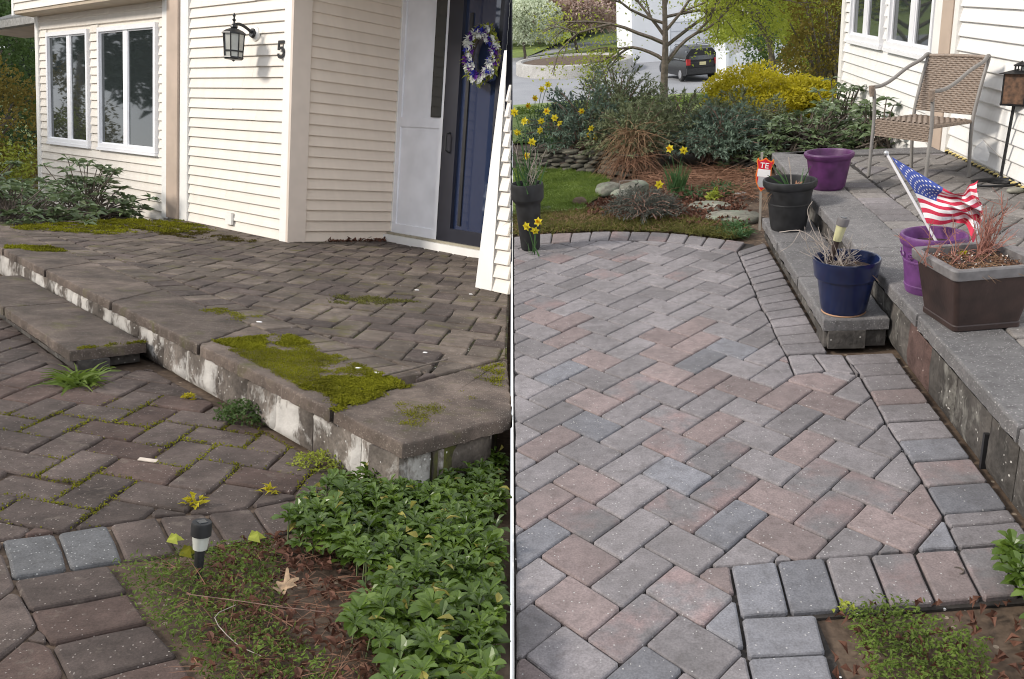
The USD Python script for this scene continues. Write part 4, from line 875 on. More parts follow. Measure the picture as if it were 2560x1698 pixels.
moss_patch('moss_patch', 'wide band of moss along the back of the weathered porch', [(-5.0, 8.6), (-4.6, 10.4), (-4.0, 10.85), (-3.2, 10.05), (-3.4, 9.5), (-4.0, 8.7)], 20000, HL + .002, size=.02, dens=.44)
moss_patch('moss_patch', 'thin olive moss over the pavers in front of the downspout', [(-3.9, 10.3), (-3.1, 9.6), (-2.6, 9.3), (-2.5, 9.0), (-3.4, 9.0), (-4.2, 9.5)], 9000, HL + .002, size=.016, dens=.5, mt='moss_olive')
moss_patch('moss_patch', 'small moss patch across a joint left of the mossy capstone', [(-1.95, 5.2), (-1.5, 5.05), (-1.45, 5.25), (-1.75, 5.45)], 2600, HL, size=.01, dens=.5)
moss_patch('moss_patch', 'green film of moss on the corner capstone of the porch', [(-.42, 3.2), (-.25, 3.4), (-.1, 3.7), (-.2, 3.9), (-.45, 3.6)], 4500, HL, size=.007, dens=.5)
moss_patch('moss_patch', 'dry brownish moss on the middle of the weathered porch', [(-1.3, 5.9), (-.9, 5.8), (-.65, 6.2), (-.95, 6.4), (-1.3, 6.2)], 4200, HL, size=.014, mt='grass_weedy', dens=.5)
moss_patch('moss_patch', 'moss at the right end of the porch front row', [(-.25, 4.2), (-.03, 4.0), (-.03, 4.5), (-.12, 4.5)], 2600, HL, size=.009, dens=.4)
jm = []                                                                    # moss in the joints of the patio
for b in bl:
    for a_, c_ in zip(b, np.roll(b, -1, 0)):
        k = int(np.linalg.norm(c_ - a_) / .006); t = mossrng.random((k, 1)); jm.append(a_ + (c_ - a_) * t)
jm = np.vstack(jm); jm = jm[(meshkit.fbm(np.c_[jm * 2.1, np.zeros(len(jm))], 3, 4) + mossrng.normal(size=len(jm)) * .03 > .61) & (jm[:, 1] > 2.2)]; jm = jm + mossrng.normal(size=jm.shape) * .006; m = len(jm)
single('joint_moss', leaves(np.c_[jm, mossrng.uniform(-.008, .003, m)], mossrng.normal(size=(m, 3)) * [1, 1, .6] + [0, 0, .8], mossrng.uniform(.006, .017, m), .007, mossrng), 'moss', 'yellow green moss growing in the joints of the dirty patio', 'moss', frame='L', o=(-1.5, 3.5, 0), kind='stuff')
def tuft(o, n, L, w, mt, label, cat, frame='L', droop=.5, flat=.8, seg=3, r=.02, name='grass_tuft'):
    rng = np.random.default_rng(int(abs(o[0] * 1000)) + n); a = rng.uniform(0, 6.283, n)
    P = np.c_[o[0] + rng.normal(size=n) * r, o[1] + rng.normal(size=n) * r, np.full(n, o[2])]; D = np.c_[np.cos(a) * flat, np.sin(a) * flat, rng.uniform(.3, 1.1, n)]
    single(name, ribbons(P, D, rng.uniform(.5, 1.1, n) * L, w, rng, droop, seg), mt, label, cat, frame=frame, o=o)
tuft((-2.13, 4.40, -.005), 75, .22, .02, 'grass', 'bright green weed tuft in front of the weathered step', 'weed', droop=.4, r=.035)
rng = np.random.default_rng(61)
def low_weed(o, n, rad, hgt, leaf, mt, label, frame='L', cat='weed', name='weed'):
    p = sphere_dirs(rng, n, 0) * np.array([rad, rad * .8, hgt]) * rng.uniform(.5, 1, (n, 1)) + np.asarray(o)
    single(name, leaves(p, sphere_dirs(rng, n, -.1), rng.uniform(.6, 1.3, n) * leaf, leaf * .55, rng), mt, label, cat, frame=frame, o=o)
low_weed((-1.17, 4.0, 0), 620, .15, .1, .024, 'leaf_green', 'dense green weed at the foot of the porch wall')
low_weed((-.72, 3.46, 0), 300, .13, .06, .02, 'leaf_spring', 'yellowish weed at the foot of the porch wall near its corner')
low_weed((-1.52, 4.26, 0), 20, .03, .03, .03, 'leaf_yellow', 'small yellow leaf cluster at the porch wall', name='yellow_leaves', cat='leaves')
low_weed((-.83, 3.14, 0), 16, .025, .03, .03, 'leaf_yellow', 'yellow leaves beside the ground cover on the brown pavers', name='yellow_leaves', cat='leaves')
low_weed((-1.05, 2.98, 0), 26, .03, .03, .03, 'leaf_yellow', 'yellow green leaf sprig behind the stake light', name='yellow_leaves', cat='leaves')
single('dead_leaf', MB().obox((-1.40, 3.36, .006), (.075, -.012, .0), (.004, .014, .006), (0, 0, .003)), 'pale_wood', 'small pale dead leaf lying in a patio joint', 'leaf', frame='L', o=(-1.38, 3.35, 0))
st0, st1 = np.array([-.565, 4.013, HL + .012]), np.array([-.311, 4.437, HL + .014])
single('stick', MB().tube(spline([st0, mix2(st0, st1, .4) + [.0, -.01, 0], mix2(st0, st1, .7), st1], 10), [.0055] * 5 + [.004] * 5, 6), 'bark', 'straight brown stick lying on the weathered porch', 'stick', frame='L', o=st0)
for i, (x, y, s, lb) in enumerate(((-.70, 4.15, .03, 'white chip beside the mossy capstone'), (-.438, 4.6, .025, 'white chip right of the stick on the porch'), (-.728, 6.724, .035, 'white petal in the middle of the porch'), (-.329, 6.731, .03, 'white petal near the white corner post'), (-1.421, 5.061, .035, 'pale chip left of the mossy capstone'), (-.606, 4.078, .035, 'pale sliver at the end of the stick'))):
    single('chip', MB().add(trimesh.creation.icosphere(1, .5).vertices * [s, s * .5, s * .3] + [x, y, HL + s * .13], trimesh.creation.icosphere(1, .5).faces), 'sign_white', lb, 'chip', frame='L', o=(x, y, HL))
q_ = pts[rng.random(len(pts)) < .14]
gc.part('yellowed_leaf', leaves(np.c_[q_, rng.uniform(.06, .13, len(q_))], rng.normal(size=(len(q_), 3)) * [1, 1, .3], rng.uniform(.03, .05, len(q_)), .022, rng, blunt=True), 'leaf_pale', kind='stuff')
n = 260; t = rng.random(n); pm = np.c_[mix2(np.array([-2.1, 9.82]), np.array([-1.5, 10.42]), t[:, None]) + rng.normal(size=(n, 2)) * .035 + [.05, -.05], np.full(n, HL + .006)]
single('leaf_debris', leaves(pm, rng.normal(size=(n, 3)) * [1, 1, .4], rng.uniform(.03, .08, n), .03, rng, fold=.4), 'dry_leaf', 'dark leaf debris along the foot of the shaded recess wall', 'leaf debris', frame='L', o=(-1.8, 10.1, HL), kind='stuff')
single('orange_marker', MB().obox((-1.47, 10.25, HL), (.15, .0, .01), (.0, .09, 0), (.01, 0, .05)).obox((-1.39, 10.20, HL), (.1, -.02, .01), (.02, .06, 0), (0, 0, .03)), 'sign_orange', 'small orange plastic piece in the corner beside the door sill', 'plastic piece', frame='L', o=(-1.45, 10.4, HL))
rng = np.random.default_rng(62)
def rhodo(o, rad, n, seed, label, frame, group=None, leaf=.13, name='rhododendron', mt='leaf_rhodo', hts=1.0):
    """evergreen shrub: whorls of long leaves on stems"""
    rng = np.random.default_rng(seed); t = Thing(name, label, 'shrub', frame=frame, o=o, group=group); o = np.asarray(o, float); P, D, L, st = [], [], [], MB()
    for i in range(n):
        d = sphere_dirs(rng, 1, -.05)[0]; q = o + d * np.asarray(rad) * rng.uniform(.55, 1.05)
        st.tube(bez([o + rng.normal(size=3) * [.15, .15, 0], o + d * np.asarray(rad) * .4 + [0, 0, .1], q], 5), np.linspace(.012, .005, 5), 4, cap=False)
        k = rng.integers(7, 11); a0 = rng.uniform(0, 6.3)
        for j in range(k):
            a = a0 + j * 6.283 / k; P.append(q); D.append((math.cos(a) + d[0] * .4, math.sin(a) + d[1] * .4, rng.uniform(-.25, .5))); L.append(rng.uniform(.7, 1.2) * leaf)
    t.part('stem', st, 'bark'); t.part('foliage', leaves(P, D, L, np.array(L) * .36, rng, fold=.2, curl=.15), mt)
rhodo((-5.35, 9.7, .1), (1.0, .6, .55), 150, 1, 'dark leafed evergreen shrub spreading over the far left end of the porch', 'L')
rhodo((-5.15, 10.9, .1), (.85, .55, .75), 140, 2, 'evergreen shrub reaching up below the left house windows', 'L')
rhodo((-6.9, 11.6, .0), (1.0, .7, .8), 110, 3, 'evergreen shrub at the left rim of the picture beneath the brown thicket', 'L')
def bush(name, o, rad, mt, n, leaf, seed, label, frame='R', group=None, clump=1.2, hole=.42, cat='shrub'):
    rng = np.random.default_rng(seed); t = Thing(name, label, cat, frame=frame, o=o, group=group); o = np.asarray(o, float); st = MB()
    for i in range(14):
        d = sphere_dirs(rng, 1, .2)[0]; st.tube(bez([o + rng.normal(size=3) * [.1, .1, 0], o + d * np.asarray(rad) * .5 + [0, 0, rad[2] * .3], o + [0, 0, rad[2] * .5] + d * np.asarray(rad) * .85], 6), np.linspace(.03, .008, 6) * rad[2], 4, cap=False)
    t.part('stem', st, 'bark'); t.part('crown', crown(o + [0, 0, rad[2] * .75], rad, n, leaf, leaf * .5, rng, clump, hole), mt)
bush('thicket', (-9.6, 15.5, -.2), (2.0, 1.5, 1.5), 'leaf_olive', 9000, .09, 71, 'olive brown thicket left of the cream house', frame='L', clump=1.5)
bush('thicket', (-8.6, 14.4, -.2), (.9, .9, .9), 'leaf_spring', 4000, .07, 72, 'yellow green low thicket at the corner of the cream house', frame='L', clump=1.5)
bush('evergreen', (-12.5, 20, -.2), (2.6, 2, 3.0), 'leaf_green', 9000, .16, 73, 'mid green evergreen rising behind the olive thicket', frame='L', clump=.8)
bush('evergreen', (-15.5, 24, -.2), (3.5, 3, 4.4), 'leaf_dark', 9000, .22, 74, 'tall dark evergreen behind the gutter at the far left', frame='L', clump=.6)
bush('evergreen', (-18, 29, -.2), (4, 3, 6.2), 'leaf_green', 9000, .3, 75, 'tall pale tree showing sky through its crown at the top left', frame='L', clump=.5, hole=.5)
# trees behind the camera, which the window panes mirror
for i, (x, y, h) in enumerate(((-17, 15, 7), (-15, 11.5, 6), (-19.5, 19.5, 8), (-14, -6, 7), (-18, 1, 8), (-9, -12, 8), (-2, -15, 8), (-20, 8, 7), (-24, -8, 10))):
    tree('yard_tree', (x, y, -.5), h, (3.2, 3.2, h * .42), 'leaf_dark', 2600, .42, 300 + i, 'leafy tree in the yard behind the viewer', group='trees in the yard behind the viewer', clump=.4)
# ------------------------------------------------------------------ the wicker chair
cc = np.array([2.741, 5.997, .30]); th = 3.589; cf = np.array([math.cos(th), math.sin(th), 0]); cr = np.array([-cf[1], cf[0], 0])
def CP(a, b, z): return cc + cf * a + cr * b + [0, 0, z]
chair = Thing('wicker_chair', 'grey brown wicker armchair with metal tube arms on the clean porch', 'chair', o=cc)
w, d = .2265, .1845
def woven(p00, p10, p01, p11, nu, nv, amp=.0045, thick=.012, bow=0.0):
    """a panel woven of flat strands that go over and under"""
    p00, p10, p01, p11 = (np.asarray(p, float) for p in (p00, p10, p01, p11)); n = unit(np.cross(p10 - p00, p01 - p00)); R = 6
    U, V = np.meshgrid(np.linspace(0, 1, nu * R + 1), np.linspace(0, 1, nv * R + 1)); row_ = np.floor(V * nv - 1e-6)
    h = amp * (.25 + .75 * np.cos(math.pi * (nu * U + row_))) * np.sqrt(np.abs(np.sin(math.pi * V * nv))) - amp * 1.2 * (np.abs(np.sin(math.pi * V * nv)) < .3)
    B = (p00 * ((1 - U) * (1 - V))[..., None] + p10 * (U * (1 - V))[..., None] + p01 * ((1 - U) * V)[..., None] + p11 * (U * V)[..., None]) + n * (bow * (4 * U * (1 - U)))[..., None]
    a = (B + n * h[..., None]).reshape(-1, 3); b = (B - n * (thick - h[..., None] * .5)).reshape(-1, 3); m = nu * R + 1; k = nv * R + 1
    f = [(j * m + i, j * m + i + 1, (j + 1) * m + i + 1, (j + 1) * m + i) for j in range(k - 1) for i in range(m - 1)]
    f = np.array(f); return MB().add(np.vstack([a, b]), np.vstack([f, f[:, ::-1] + len(a)]))
hs, ha, hb = .364, .575, .739
chair.part('seat', woven(CP(-d + .01, -w + .015, hs), CP(d - .005, -w + .015, hs + .012), CP(-d + .01, w - .015, hs), CP(d - .005, w - .015, hs + .012), 14, 20), 'wicker', smooth=45)
chair.part('apron', woven(CP(d, -w + .015, hs - .1), CP(d, w - .015, hs - .1), CP(d, -w + .015, hs + .008), CP(d, w - .015, hs + .008), 20, 8), 'wicker', smooth=45)
chair.part('backrest', woven(CP(-d - .0, -w + .012, hs + .03), CP(-d - .0, w - .012, hs + .03), CP(-d - .085, -w + .012, hb - .005), CP(-d - .085, w - .012, hb - .005), 18, 26, bow=-.02), 'wicker', smooth=45)
for s in (-1, 1):
    b = s * w
    chair.part('leg', MB().tube(spline([CP(d + .012, b, 0), CP(d + .006, b, .2), CP(d, b, hs), CP(d + .015, b, ha - .04), CP(d + .03, b * 1.02, ha)], 14), [.0115] * 12 + [.0135, .015], 10), 'chair_tube', smooth=45)
    chair.part('leg', MB().tube(spline([CP(-d - .02, b, 0), CP(-d - .004, b, .2), CP(-d, b, hs), CP(-d - .04, b, .56), CP(-d - .088, b, hb - .01)], 16), .0115, 10), 'chair_tube', smooth=45)
    chair.part('armrest', MB().tube(spline([CP(d + .035, b * 1.03, ha + .003), CP(d - .06, b * 1.05, ha + .006), CP(.03, b * 1.06, ha + .035), CP(-.1, b * 1.05, ha + .1), CP(-d - .03, b * 1.03, hb - .025), CP(-d - .075, b * 1.0, hb + .006), CP(-d - .1, b * .97, hb - .002)], 26), .0125, 10), 'chair_tube', smooth=45)
    chair.part('arm_joint', MB().tube([CP(d + .031, b * 1.02, ha - .055), CP(d + .033, b * 1.025, ha - .02), CP(d + .036, b * 1.03, ha + .014)], [.0135, .018, .019], 10), 'wicker', smooth=45)
    chair.part('side_rail', MB().tube([CP(-d, b * .97, hs - .012), CP(d, b * .97, hs - .004)], .012, 8), 'wicker', smooth=45)
chair.part('back_rail', MB().tube([CP(-d, -w, hs - .01), CP(-d, w, hs - .01)], .01, 8), 'chair_tube', smooth=45)
chair.part('top_rail', MB().tube(spline([CP(-d - .088, -w, hb - .003), CP(-d - .105, 0, hb), CP(-d - .088, w, hb - .003)], 9), .011, 8), 'wicker', smooth=45)

# ------------------------------------------------------------------ pots
def pot(o, prof, mt, label, soil_z, soil_r, name='plant_pot', n=40, cat='pot', soil='pot_soil', inner=None):
    t = Thing(name, label, cat, o=o); o = np.asarray(o, float)
    t.part('body', MB().lathe(prof, o, n), mt, smooth=38)
    if inner: t.part('inside', MB().lathe(inner, o, n), 'glaze_in', smooth=38)
    t.part('soil', MB().lathe([(0, soil_z + .006), (soil_r * .5, soil_z + .004), (soil_r, soil_z)], o, 24), soil, smooth=40)
    return t
pot((1.737, 5.486, .14), [(0, 0), (.098, 0), (.104, .012), (.112, .06), (.124, .158), (.1265, .16), (.1265, .166), (.125, .168), (.135, .245), (.139, .247), (.139, .252), (.152, .262), (.158, .272), (.16, .292), (.157, .304), (.149, .306), (.143, .298), (.14, .26), (.132, .22)], 'plastic_black', 'black plastic pot with ribbed sides on the far end of the step', .225, .133)
pp1 = pot((2.085, 5.82, .30), [(0, 0), (.092, 0), (.099, .008), (.107, .02), (.128, .15), (.134, .188), (.138, .192), (.146, .2), (.153, .212), (.154, .224), (.148, .232), (.138, .232), (.131, .222), (.12, .16), (.09, .03), (0, .03)], 'plastic_purple', 'empty dark purple pot with leaf relief on the far porch corner', .031, .09, soil='glaze_in')
rng = np.random.default_rng(88)
rl = MB()
for i in range(26):
    a = rng.uniform(0, 6.283); z = rng.uniform(.05, .16); r = .101 + (z - .02) * .165 + .001
    q = np.array([2.085 + r * math.cos(a), 5.82 + r * math.sin(a), .3 + z]); tn = np.array([-math.sin(a), math.cos(a), 0]); rd = np.array([math.cos(a), math.sin(a), 0]); sg = rng.choice([-1, 1])
    rl.tube(spline([q - tn * .022 * sg, q + [0, 0, .007], q + tn * .022 * sg - [0, 0, .004]], 6) + rd * .001, [.001, .0035, .004, .004, .0035, .001], 5)
pp1.part('leaf_relief', rl, 'plastic_purple', smooth=50)
bp = pot((1.525, 3.96, .14), [(0, .006), (.093, .006), (.099, .014), (.102, .03), (.122, .158), (.123, .163), (.131, .165), (.136, .172), (.145, .235), (.147, .25), (.144, .256), (.138, .254), (.134, .24), (.126, .205)], 'glaze_blue', 'glossy dark blue pot with bare stems at the near end of the step', .205, .126)
bp.part('foot', MB().lathe([(0, 0), (.094, 0), (.098, .004), (.094, .008)], (1.525, 3.96, .14), 32), 'terracotta', smooth=40)
pv = pot((1.79, 3.71, .30), [(0, 0), (.092, 0), (.096, .008), (.099, .028), (.102, .03), (.102, .036), (.1, .038), (.112, .135), (.115, .137), (.115, .143), (.113, .145), (.119, .2), (.128, .21), (.133, .222), (.134, .24), (.13, .25), (.122, .251), (.116, .243), (.112, .2)], 'plastic_violet', 'violet pot holding the flag, half hidden behind the square planter', .2, .112)
ring_ = [np.array([1.79 + .124 * math.cos(a), 3.71 + .124 * math.sin(a), .3 + .168]) for a in np.linspace(2.6, 4.9, 60)]
sc = MB()
for k in range(0, 60, 12):
    c = ring_[k]; tn = unit(ring_[min(k + 1, 59)] - ring_[max(k - 1, 0)])
    sc.tube([c + tn * .017 * (1 - u) * math.cos(9 * u) + np.array([0, 0, 1]) * .017 * (1 - u) * math.sin(9 * u) for u in np.linspace(0, .85, 16)], .0025, 4)
pv.part('scroll_relief', sc, 'plastic_violet', smooth=50)
tp = pot((.165, 5.95, 0), [(0, 0), (.058, 0), (.063, .01), (.082, .29), (.083, .31), (.1, .33), (.106, .34), (.108, .42), (.104, .44), (.096, .44), (.092, .42), (.086, .38)], 'plastic_black', 'tall dark pot of daffodils at the left edge of the clean patio', .39, .088)
# square planter
pb_ = np.array([.999, .035, 0]); pa_ = np.array([-.035, .999, 0]); pc_ = np.array([1.658, 3.206, .30]) + (pb_ + pa_) * .13
planter = Thing('square_planter', 'dark brown square plastic planter with a pale rim on the porch edge', 'planter', o=pc_)
def sq(h, z, r=.02):
    q = Polygon([(-h, -h), (h, -h), (h, h), (-h, h)]).buffer(-r).buffer(r, quad_segs=3).exterior.coords[:-1]
    return [pc_ + pb_ * x + pa_ * y + [0, 0, z] for x, y in q]
def loft(rings):
    n = len(rings[0]); v = np.vstack(rings); f = [(k * n + i, k * n + (i + 1) % n, (k + 1) * n + (i + 1) % n, (k + 1) * n + i) for k in range(len(rings) - 1) for i in range(n)]
    return v, f
bm = MB().add(*loft([sq(.122, 0), sq(.13, .004), sq(.131, .022), sq(.128, .026), sq(.158, .215), sq(.158, .218)]))
q = sq(.126, .001); bm.add(np.vstack([q, [pc_ + [0, 0, .001]]]), [(i, len(q), (i + 1) % len(q)) for i in range(len(q))][::-1])
planter.part('body', bm, 'bronze_plastic', smooth=35)
planter.part('rim', MB().add(*loft([sq(.158, .214), sq(.17, .216), sq(.174, .222), sq(.176, .252), sq(.172, .258), sq(.15, .256), sq(.148, .24), sq(.146, .19)])), 'bronze_rim', smooth=35)
sv = []; g = 22
for i in range(g + 1):
    for j in range(g + 1):
        x, y = (i / g - .5) * .294, (j / g - .5) * .294; sv.append(pc_ + pb_ * x + pa_ * y + [0, 0, .212 + .03 * meshkit.fbm(np.array([[x * 22, y * 22, 1.]]), 3)[0]])
planter.part('soil', MB().add(sv, [(i * (g + 1) + j, (i + 1) * (g + 1) + j, (i + 1) * (g + 1) + j + 1, i * (g + 1) + j + 1) for i in range(g) for j in range(g)]), 'pot_soil', smooth=60)
rng = np.random.default_rng(90); n = 420
ch_ = np.c_[rng.uniform(-.14, .14, n), rng.uniform(-.14, .14, n)]
planter.part('bark_chip', leaves([pc_ + pb_ * x + pa_ * y + [0, 0, .232] for x, y in ch_], rng.normal(size=(n, 3)) * [1, 1, .4], rng.uniform(.01, .03, n), .009, rng, fold=.4), 'pine_straw', kind='stuff')
n = 60; planter.part('perlite', leaves([pc_ + pb_ * x + pa_ * y + [0, 0, .235] for x, y in ch_[:n]], rng.normal(size=(n, 3)), rng.uniform(.006, .014, n), .009, rng, fold=.4), 'perlite', kind='stuff')

def twigs(o, n, L, rng, spread=.5, r=.0022, kids=3, up=1.0, r0=.02):
    mb = MB()
    for i in range(n):
        a = rng.uniform(0, 6.283); d = np.array([math.cos(a) * spread * rng.uniform(.2, 1.2), math.sin(a) * spread * rng.uniform(.2, 1.2), up]); l = L * rng.uniform(.5, 1.15)
        p = np.asarray(o) + [rng.normal() * r0, rng.normal() * r0, 0]; pts = [p]; dd = unit(d)
        for k in range(5): dd = unit(dd + rng.normal(size=3) * .16); pts.append(pts[-1] + dd * l / 5)
        mb.tube(pts, np.linspace(r, r * .5, 6), 4, cap=False)
        for k in range(kids):
            j = rng.integers(1, 5); dk = unit(dd + rng.normal(size=3) * .7 + [0, 0, .2]); q = [pts[j]]
            for m in range(3): dk = unit(dk + rng.normal(size=3) * .2); q.append(q[-1] + dk * l * .1)
            mb.tube(q, np.linspace(r * .6, r * .3, 4), 3, cap=False)
    return mb
rng = np.random.default_rng(91)
single('bare_shrub', twigs(pc_ + pb_ * .08 + pa_ * .1 + [0, 0, .22], 22, .24, rng, .28, .0026, 5, r0=.016), 'red_twig', 'upright reddish bare twigs growing from the right half of the square planter', 'bare plant', o=pc_ + [0, 0, .22])
single('bare_shrub', twigs(pc_ - pb_ * .07 + pa_ * .03 + [0, 0, .22], 20, .18, rng, .85, .002, 4, up=.8, r0=.05), 'red_twig', 'low tangled reddish stems over the left half of the square planter', 'bare plant', o=pc_ + [0, 0, .22])
n = 70; P = [pc_ + pb_ * rng.uniform(-.14, .14) + pa_ * rng.uniform(-.14, .14) + [0, 0, .235] for _ in range(n)]
single('dead_stems', ribbons(P, rng.normal(size=(n, 3)) * [1, 1, .25] + [0, 0, .2], rng.uniform(.04, .13, n), .003, rng, .3, 3), 'straw', 'dry dead stems lying on the soil of the square planter', 'dead stems', o=pc_ + [0, 0, .23], kind='stuff')
single('sprout', leaves([pc_ + pa_ * .1 + [0, 0, .235]] * 12, sphere_dirs(rng, 12, .1), .022, .014, rng), 'leaf_yellow', 'tiny yellow green sprout in the square planter', 'sprout', o=pc_ + [0, 0, .23])
# blue pot contents
b0 = np.array([1.525, 3.96, .345])
single('bare_shrub', twigs(b0 + [-.05, .0, 0], 20, .2, rng, .9, .0022, 5, up=.75, r0=.045), 'grey_twig', 'pale brittle bare stems leaning out of the blue pot', 'bare plant', o=b0)
single('twig_spray', MB().tube(spline([b0 + [-.03, .03, 0], b0 + [-.1, .1, .1], b0 + [-.17, .14, .15], b0 + [-.26, .16, .145]], 12), .0022, 4).tube(spline([b0 + [-.02, .04, 0], b0 + [-.09, .16, .12], b0 + [-.12, .2, .22], b0 + [-.1, .2, .27]], 12), .002, 4).tube(spline([b0 + [-.17, .14, .15], b0 + [-.22, .1, .1], b0 + [-.27, .1, .07]], 8), .0015, 4), 'grey_twig', 'long curved grey twigs reaching left from the blue pot towards the black pot', 'twig', o=b0)
single('dead_stems', ribbons(b0 + np.c_[rng.normal(size=(50, 2)) * .04, np.zeros(50)], rng.normal(size=(50, 3)) * [1, 1, .3] + [0, 0, .3], rng.uniform(.04, .1, 50), .004, rng, .3, 3), 'straw', 'dry straw lying on the soil of the blue pot', 'dead stems', o=b0, kind='stuff')
ax = np.array([1.504, 3.968, .576]) - np.array([1.458, 3.986, .36])
solar_stake((1.458, 3.986, .36), 'R', 'tilted solar stake light with a yellowed body in the blue pot', 'solar_cap', 'solar_body', 'bronze_plastic', ax, .115, .185, .222, .027)
# black pot contents
k0 = np.array([1.737, 5.486, .37]); rng = np.random.default_rng(93)
def blades(o, specs, mt, name, label, cat, w=.02):
    P, D, L = [], [], []
    for (a, el, l) in specs: P.append(o); D.append((math.cos(a) * math.cos(el), math.sin(a) * math.cos(el), math.sin(el))); L.append(l)
    single(name, ribbons(P, D, np.array(L), w, np.random.default_rng(3), .18, 5), mt, label, cat, o=o)
blades(k0 + [.0, -.02, 0], [(2.6, 1.05, .24), (2.9, .8, .2), (2.2, 1.2, .2)], 'blade_green', 'leaf_blades', 'broad yellow green leaf blades leaning left in the black pot', 'leaves', .03)
blades(k0 + [.06, .0, 0], [(.5, 1.1, .2), (.9, 1.25, .17)], 'blade_green', 'leaf_blades', 'pale green blades leaning right in the black pot', 'leaves', .018)
single('dried_plant', leaves([k0 + [.03, -.03, .0]] * 14 , sphere_dirs(rng, 14, .1), .07, .03, rng, fold=.4, curl=.5), 'pine_straw', 'shrivelled rust brown leaves in the middle of the black pot', 'dead leaves', o=k0)
single('dried_plant', ribbons([k0 + [-.07, -.02, 0]] * 9, np.array([(-1, .2 * i - .8, .9) for i in range(9)]), .17, .012, rng, 1.1, 5), 'straw', 'drooping straw coloured blades over the left rim of the black pot', 'dead leaves', o=k0)
blades(k0 + [-.09, -.05, .03], [(3.6, .5, .06), (4.4, .6, .06), (5.0, .7, .05)], 'petal_white', 'white_shoots', 'short white pointed shoots at the front rim of the black pot', 'shoots', .018)
single('twig', MB().tube(spline([k0 + [.02, .03, 0], k0 + [.015, .04, .1], k0 + [.0, .05, .2]], 8), .003, 4), 'grey_twig', 'thin upright grey stem in the black pot', 'twig', o=k0)

# ------------------------------------------------------------------ the flag
F_G = np.array([[[1.64, 3.844, .856], [1.734, 3.799, .794], [1.832, 3.752, .733], [1.895, 3.724, .712], [1.945, 3.7, .768]],
                [[1.684, 3.823, .786], [1.753, 3.79, .748], [1.822, 3.757, .705], [1.888, 3.725, .693], [1.944, 3.698, .72]],
                [[1.729, 3.802, .716], [1.769, 3.782, .696], [1.813, 3.761, .676], [1.883, 3.727, .667], [1.964, 3.688, .662]],
                [[1.757, 3.788, .648], [1.793, 3.771, .642], [1.829, 3.754, .631], [1.895, 3.72, .628], [1.972, 3.685, .6]],
                [[1.784, 3.775, .579], [1.814, 3.761, .575], [1.845, 3.746, .574], [1.895, 3.715, .582], [1.945, 3.69, .505]]])
from scipy.interpolate import RectBivariateSpline
FS = [RectBivariateSpline(np.linspace(0, 1, 5), [0, .22, .42, .68, 1], F_G[:, :, k], kx=3, ky=3) for k in range(3)]
def flag_at(u, v):
    """u along the fly, v down the hoist"""
    u, v = np.broadcast_arrays(np.asarray(u, float), np.asarray(v, float))
    p = np.stack([s.ev(v.ravel(), u.ravel()) for s in FS], -1).reshape(*u.shape, 3)
    out = np.array([.43, .9, 0.])                                  # folds go towards and away from the viewer
    amp = .028 * np.clip((u - .25) / .3, 0, 1) * (1 + .6 * np.sin(u * 5 + v * 3)) + .006
    return p + out * (amp * np.sin(v * 9 + u * 7 + 1.2) + .032 * np.clip((u - .5) / .3, 0, 1) * np.sin(u * 24 - v * 9 + 2 * np.sin(v * 5)))[..., None]
fl_o = np.array([1.79, 3.772, .5])
flag = Thing('flag', 'small American flag on a white pole stuck in the violet pot', 'flag', o=fl_o)
def flag_piece(u0, u1, v0, v1, nu, nv):
    U, V = np.meshgrid(np.linspace(u0, u1, nu + 1), np.linspace(v0, v1, nv + 1)); p = flag_at(U, V).reshape(-1, 3); m = nu + 1
    return MB().add(p, [(j * m + i, j * m + i + 1, (j + 1) * m + i + 1, (j + 1) * m + i) for j in range(nv) for i in range(nu)])
for k in range(13):
    flag.part('stripe', flag_piece(.41 if k < 7 else 0, 1, k / 13, (k + 1) / 13, 40, 3), 'flag_red' if k % 2 == 0 else 'flag_white', smooth=True)
flag.part('canton', flag_piece(0, .41, 0, 7 / 13, 20, 12), 'flag_blue', smooth=True)
nrm_f = -np.array([.43, .9, 0.])
for r_ in range(9):
    for c_ in range(6 if r_ % 2 == 0 else 5):
        u = .41 * ((c_ * 2 + 1 + (r_ % 2)) / 12); v = 7 / 13 * (r_ + 1) / 10; pts_ = []
        for i in range(10):
            rr = (1 if i % 2 == 0 else .4); a = i * math.pi / 5 - math.pi / 2; pts_.append((u + .0145 * rr * math.cos(a), v + .027 * rr * math.sin(a)))
        ctr = flag_at(u, v); V_ = np.vstack([flag_at(*np.array(pts_).T), [ctr]])
        mb = MB()
        for sg in (1, -1): mb.add(V_ + nrm_f * .0015 * sg, [(i, (i + 1) % 10, 10) for i in range(10)])
        flag.part('star', mb, 'flag_white')
p0, p1 = np.array([1.621, 3.853, .872]), np.array([1.80, 3.768, .545])
flag.part('pole', MB().tube([p0, p1 + (p1 - p0) * .25], .0055, 10), 'flag_white', smooth=45)
flag.part('finial', MB().add(trimesh.creation.icosphere(2, .0105).vertices + p0, trimesh.creation.icosphere(2, .0105).faces), 'silver', smooth=True)

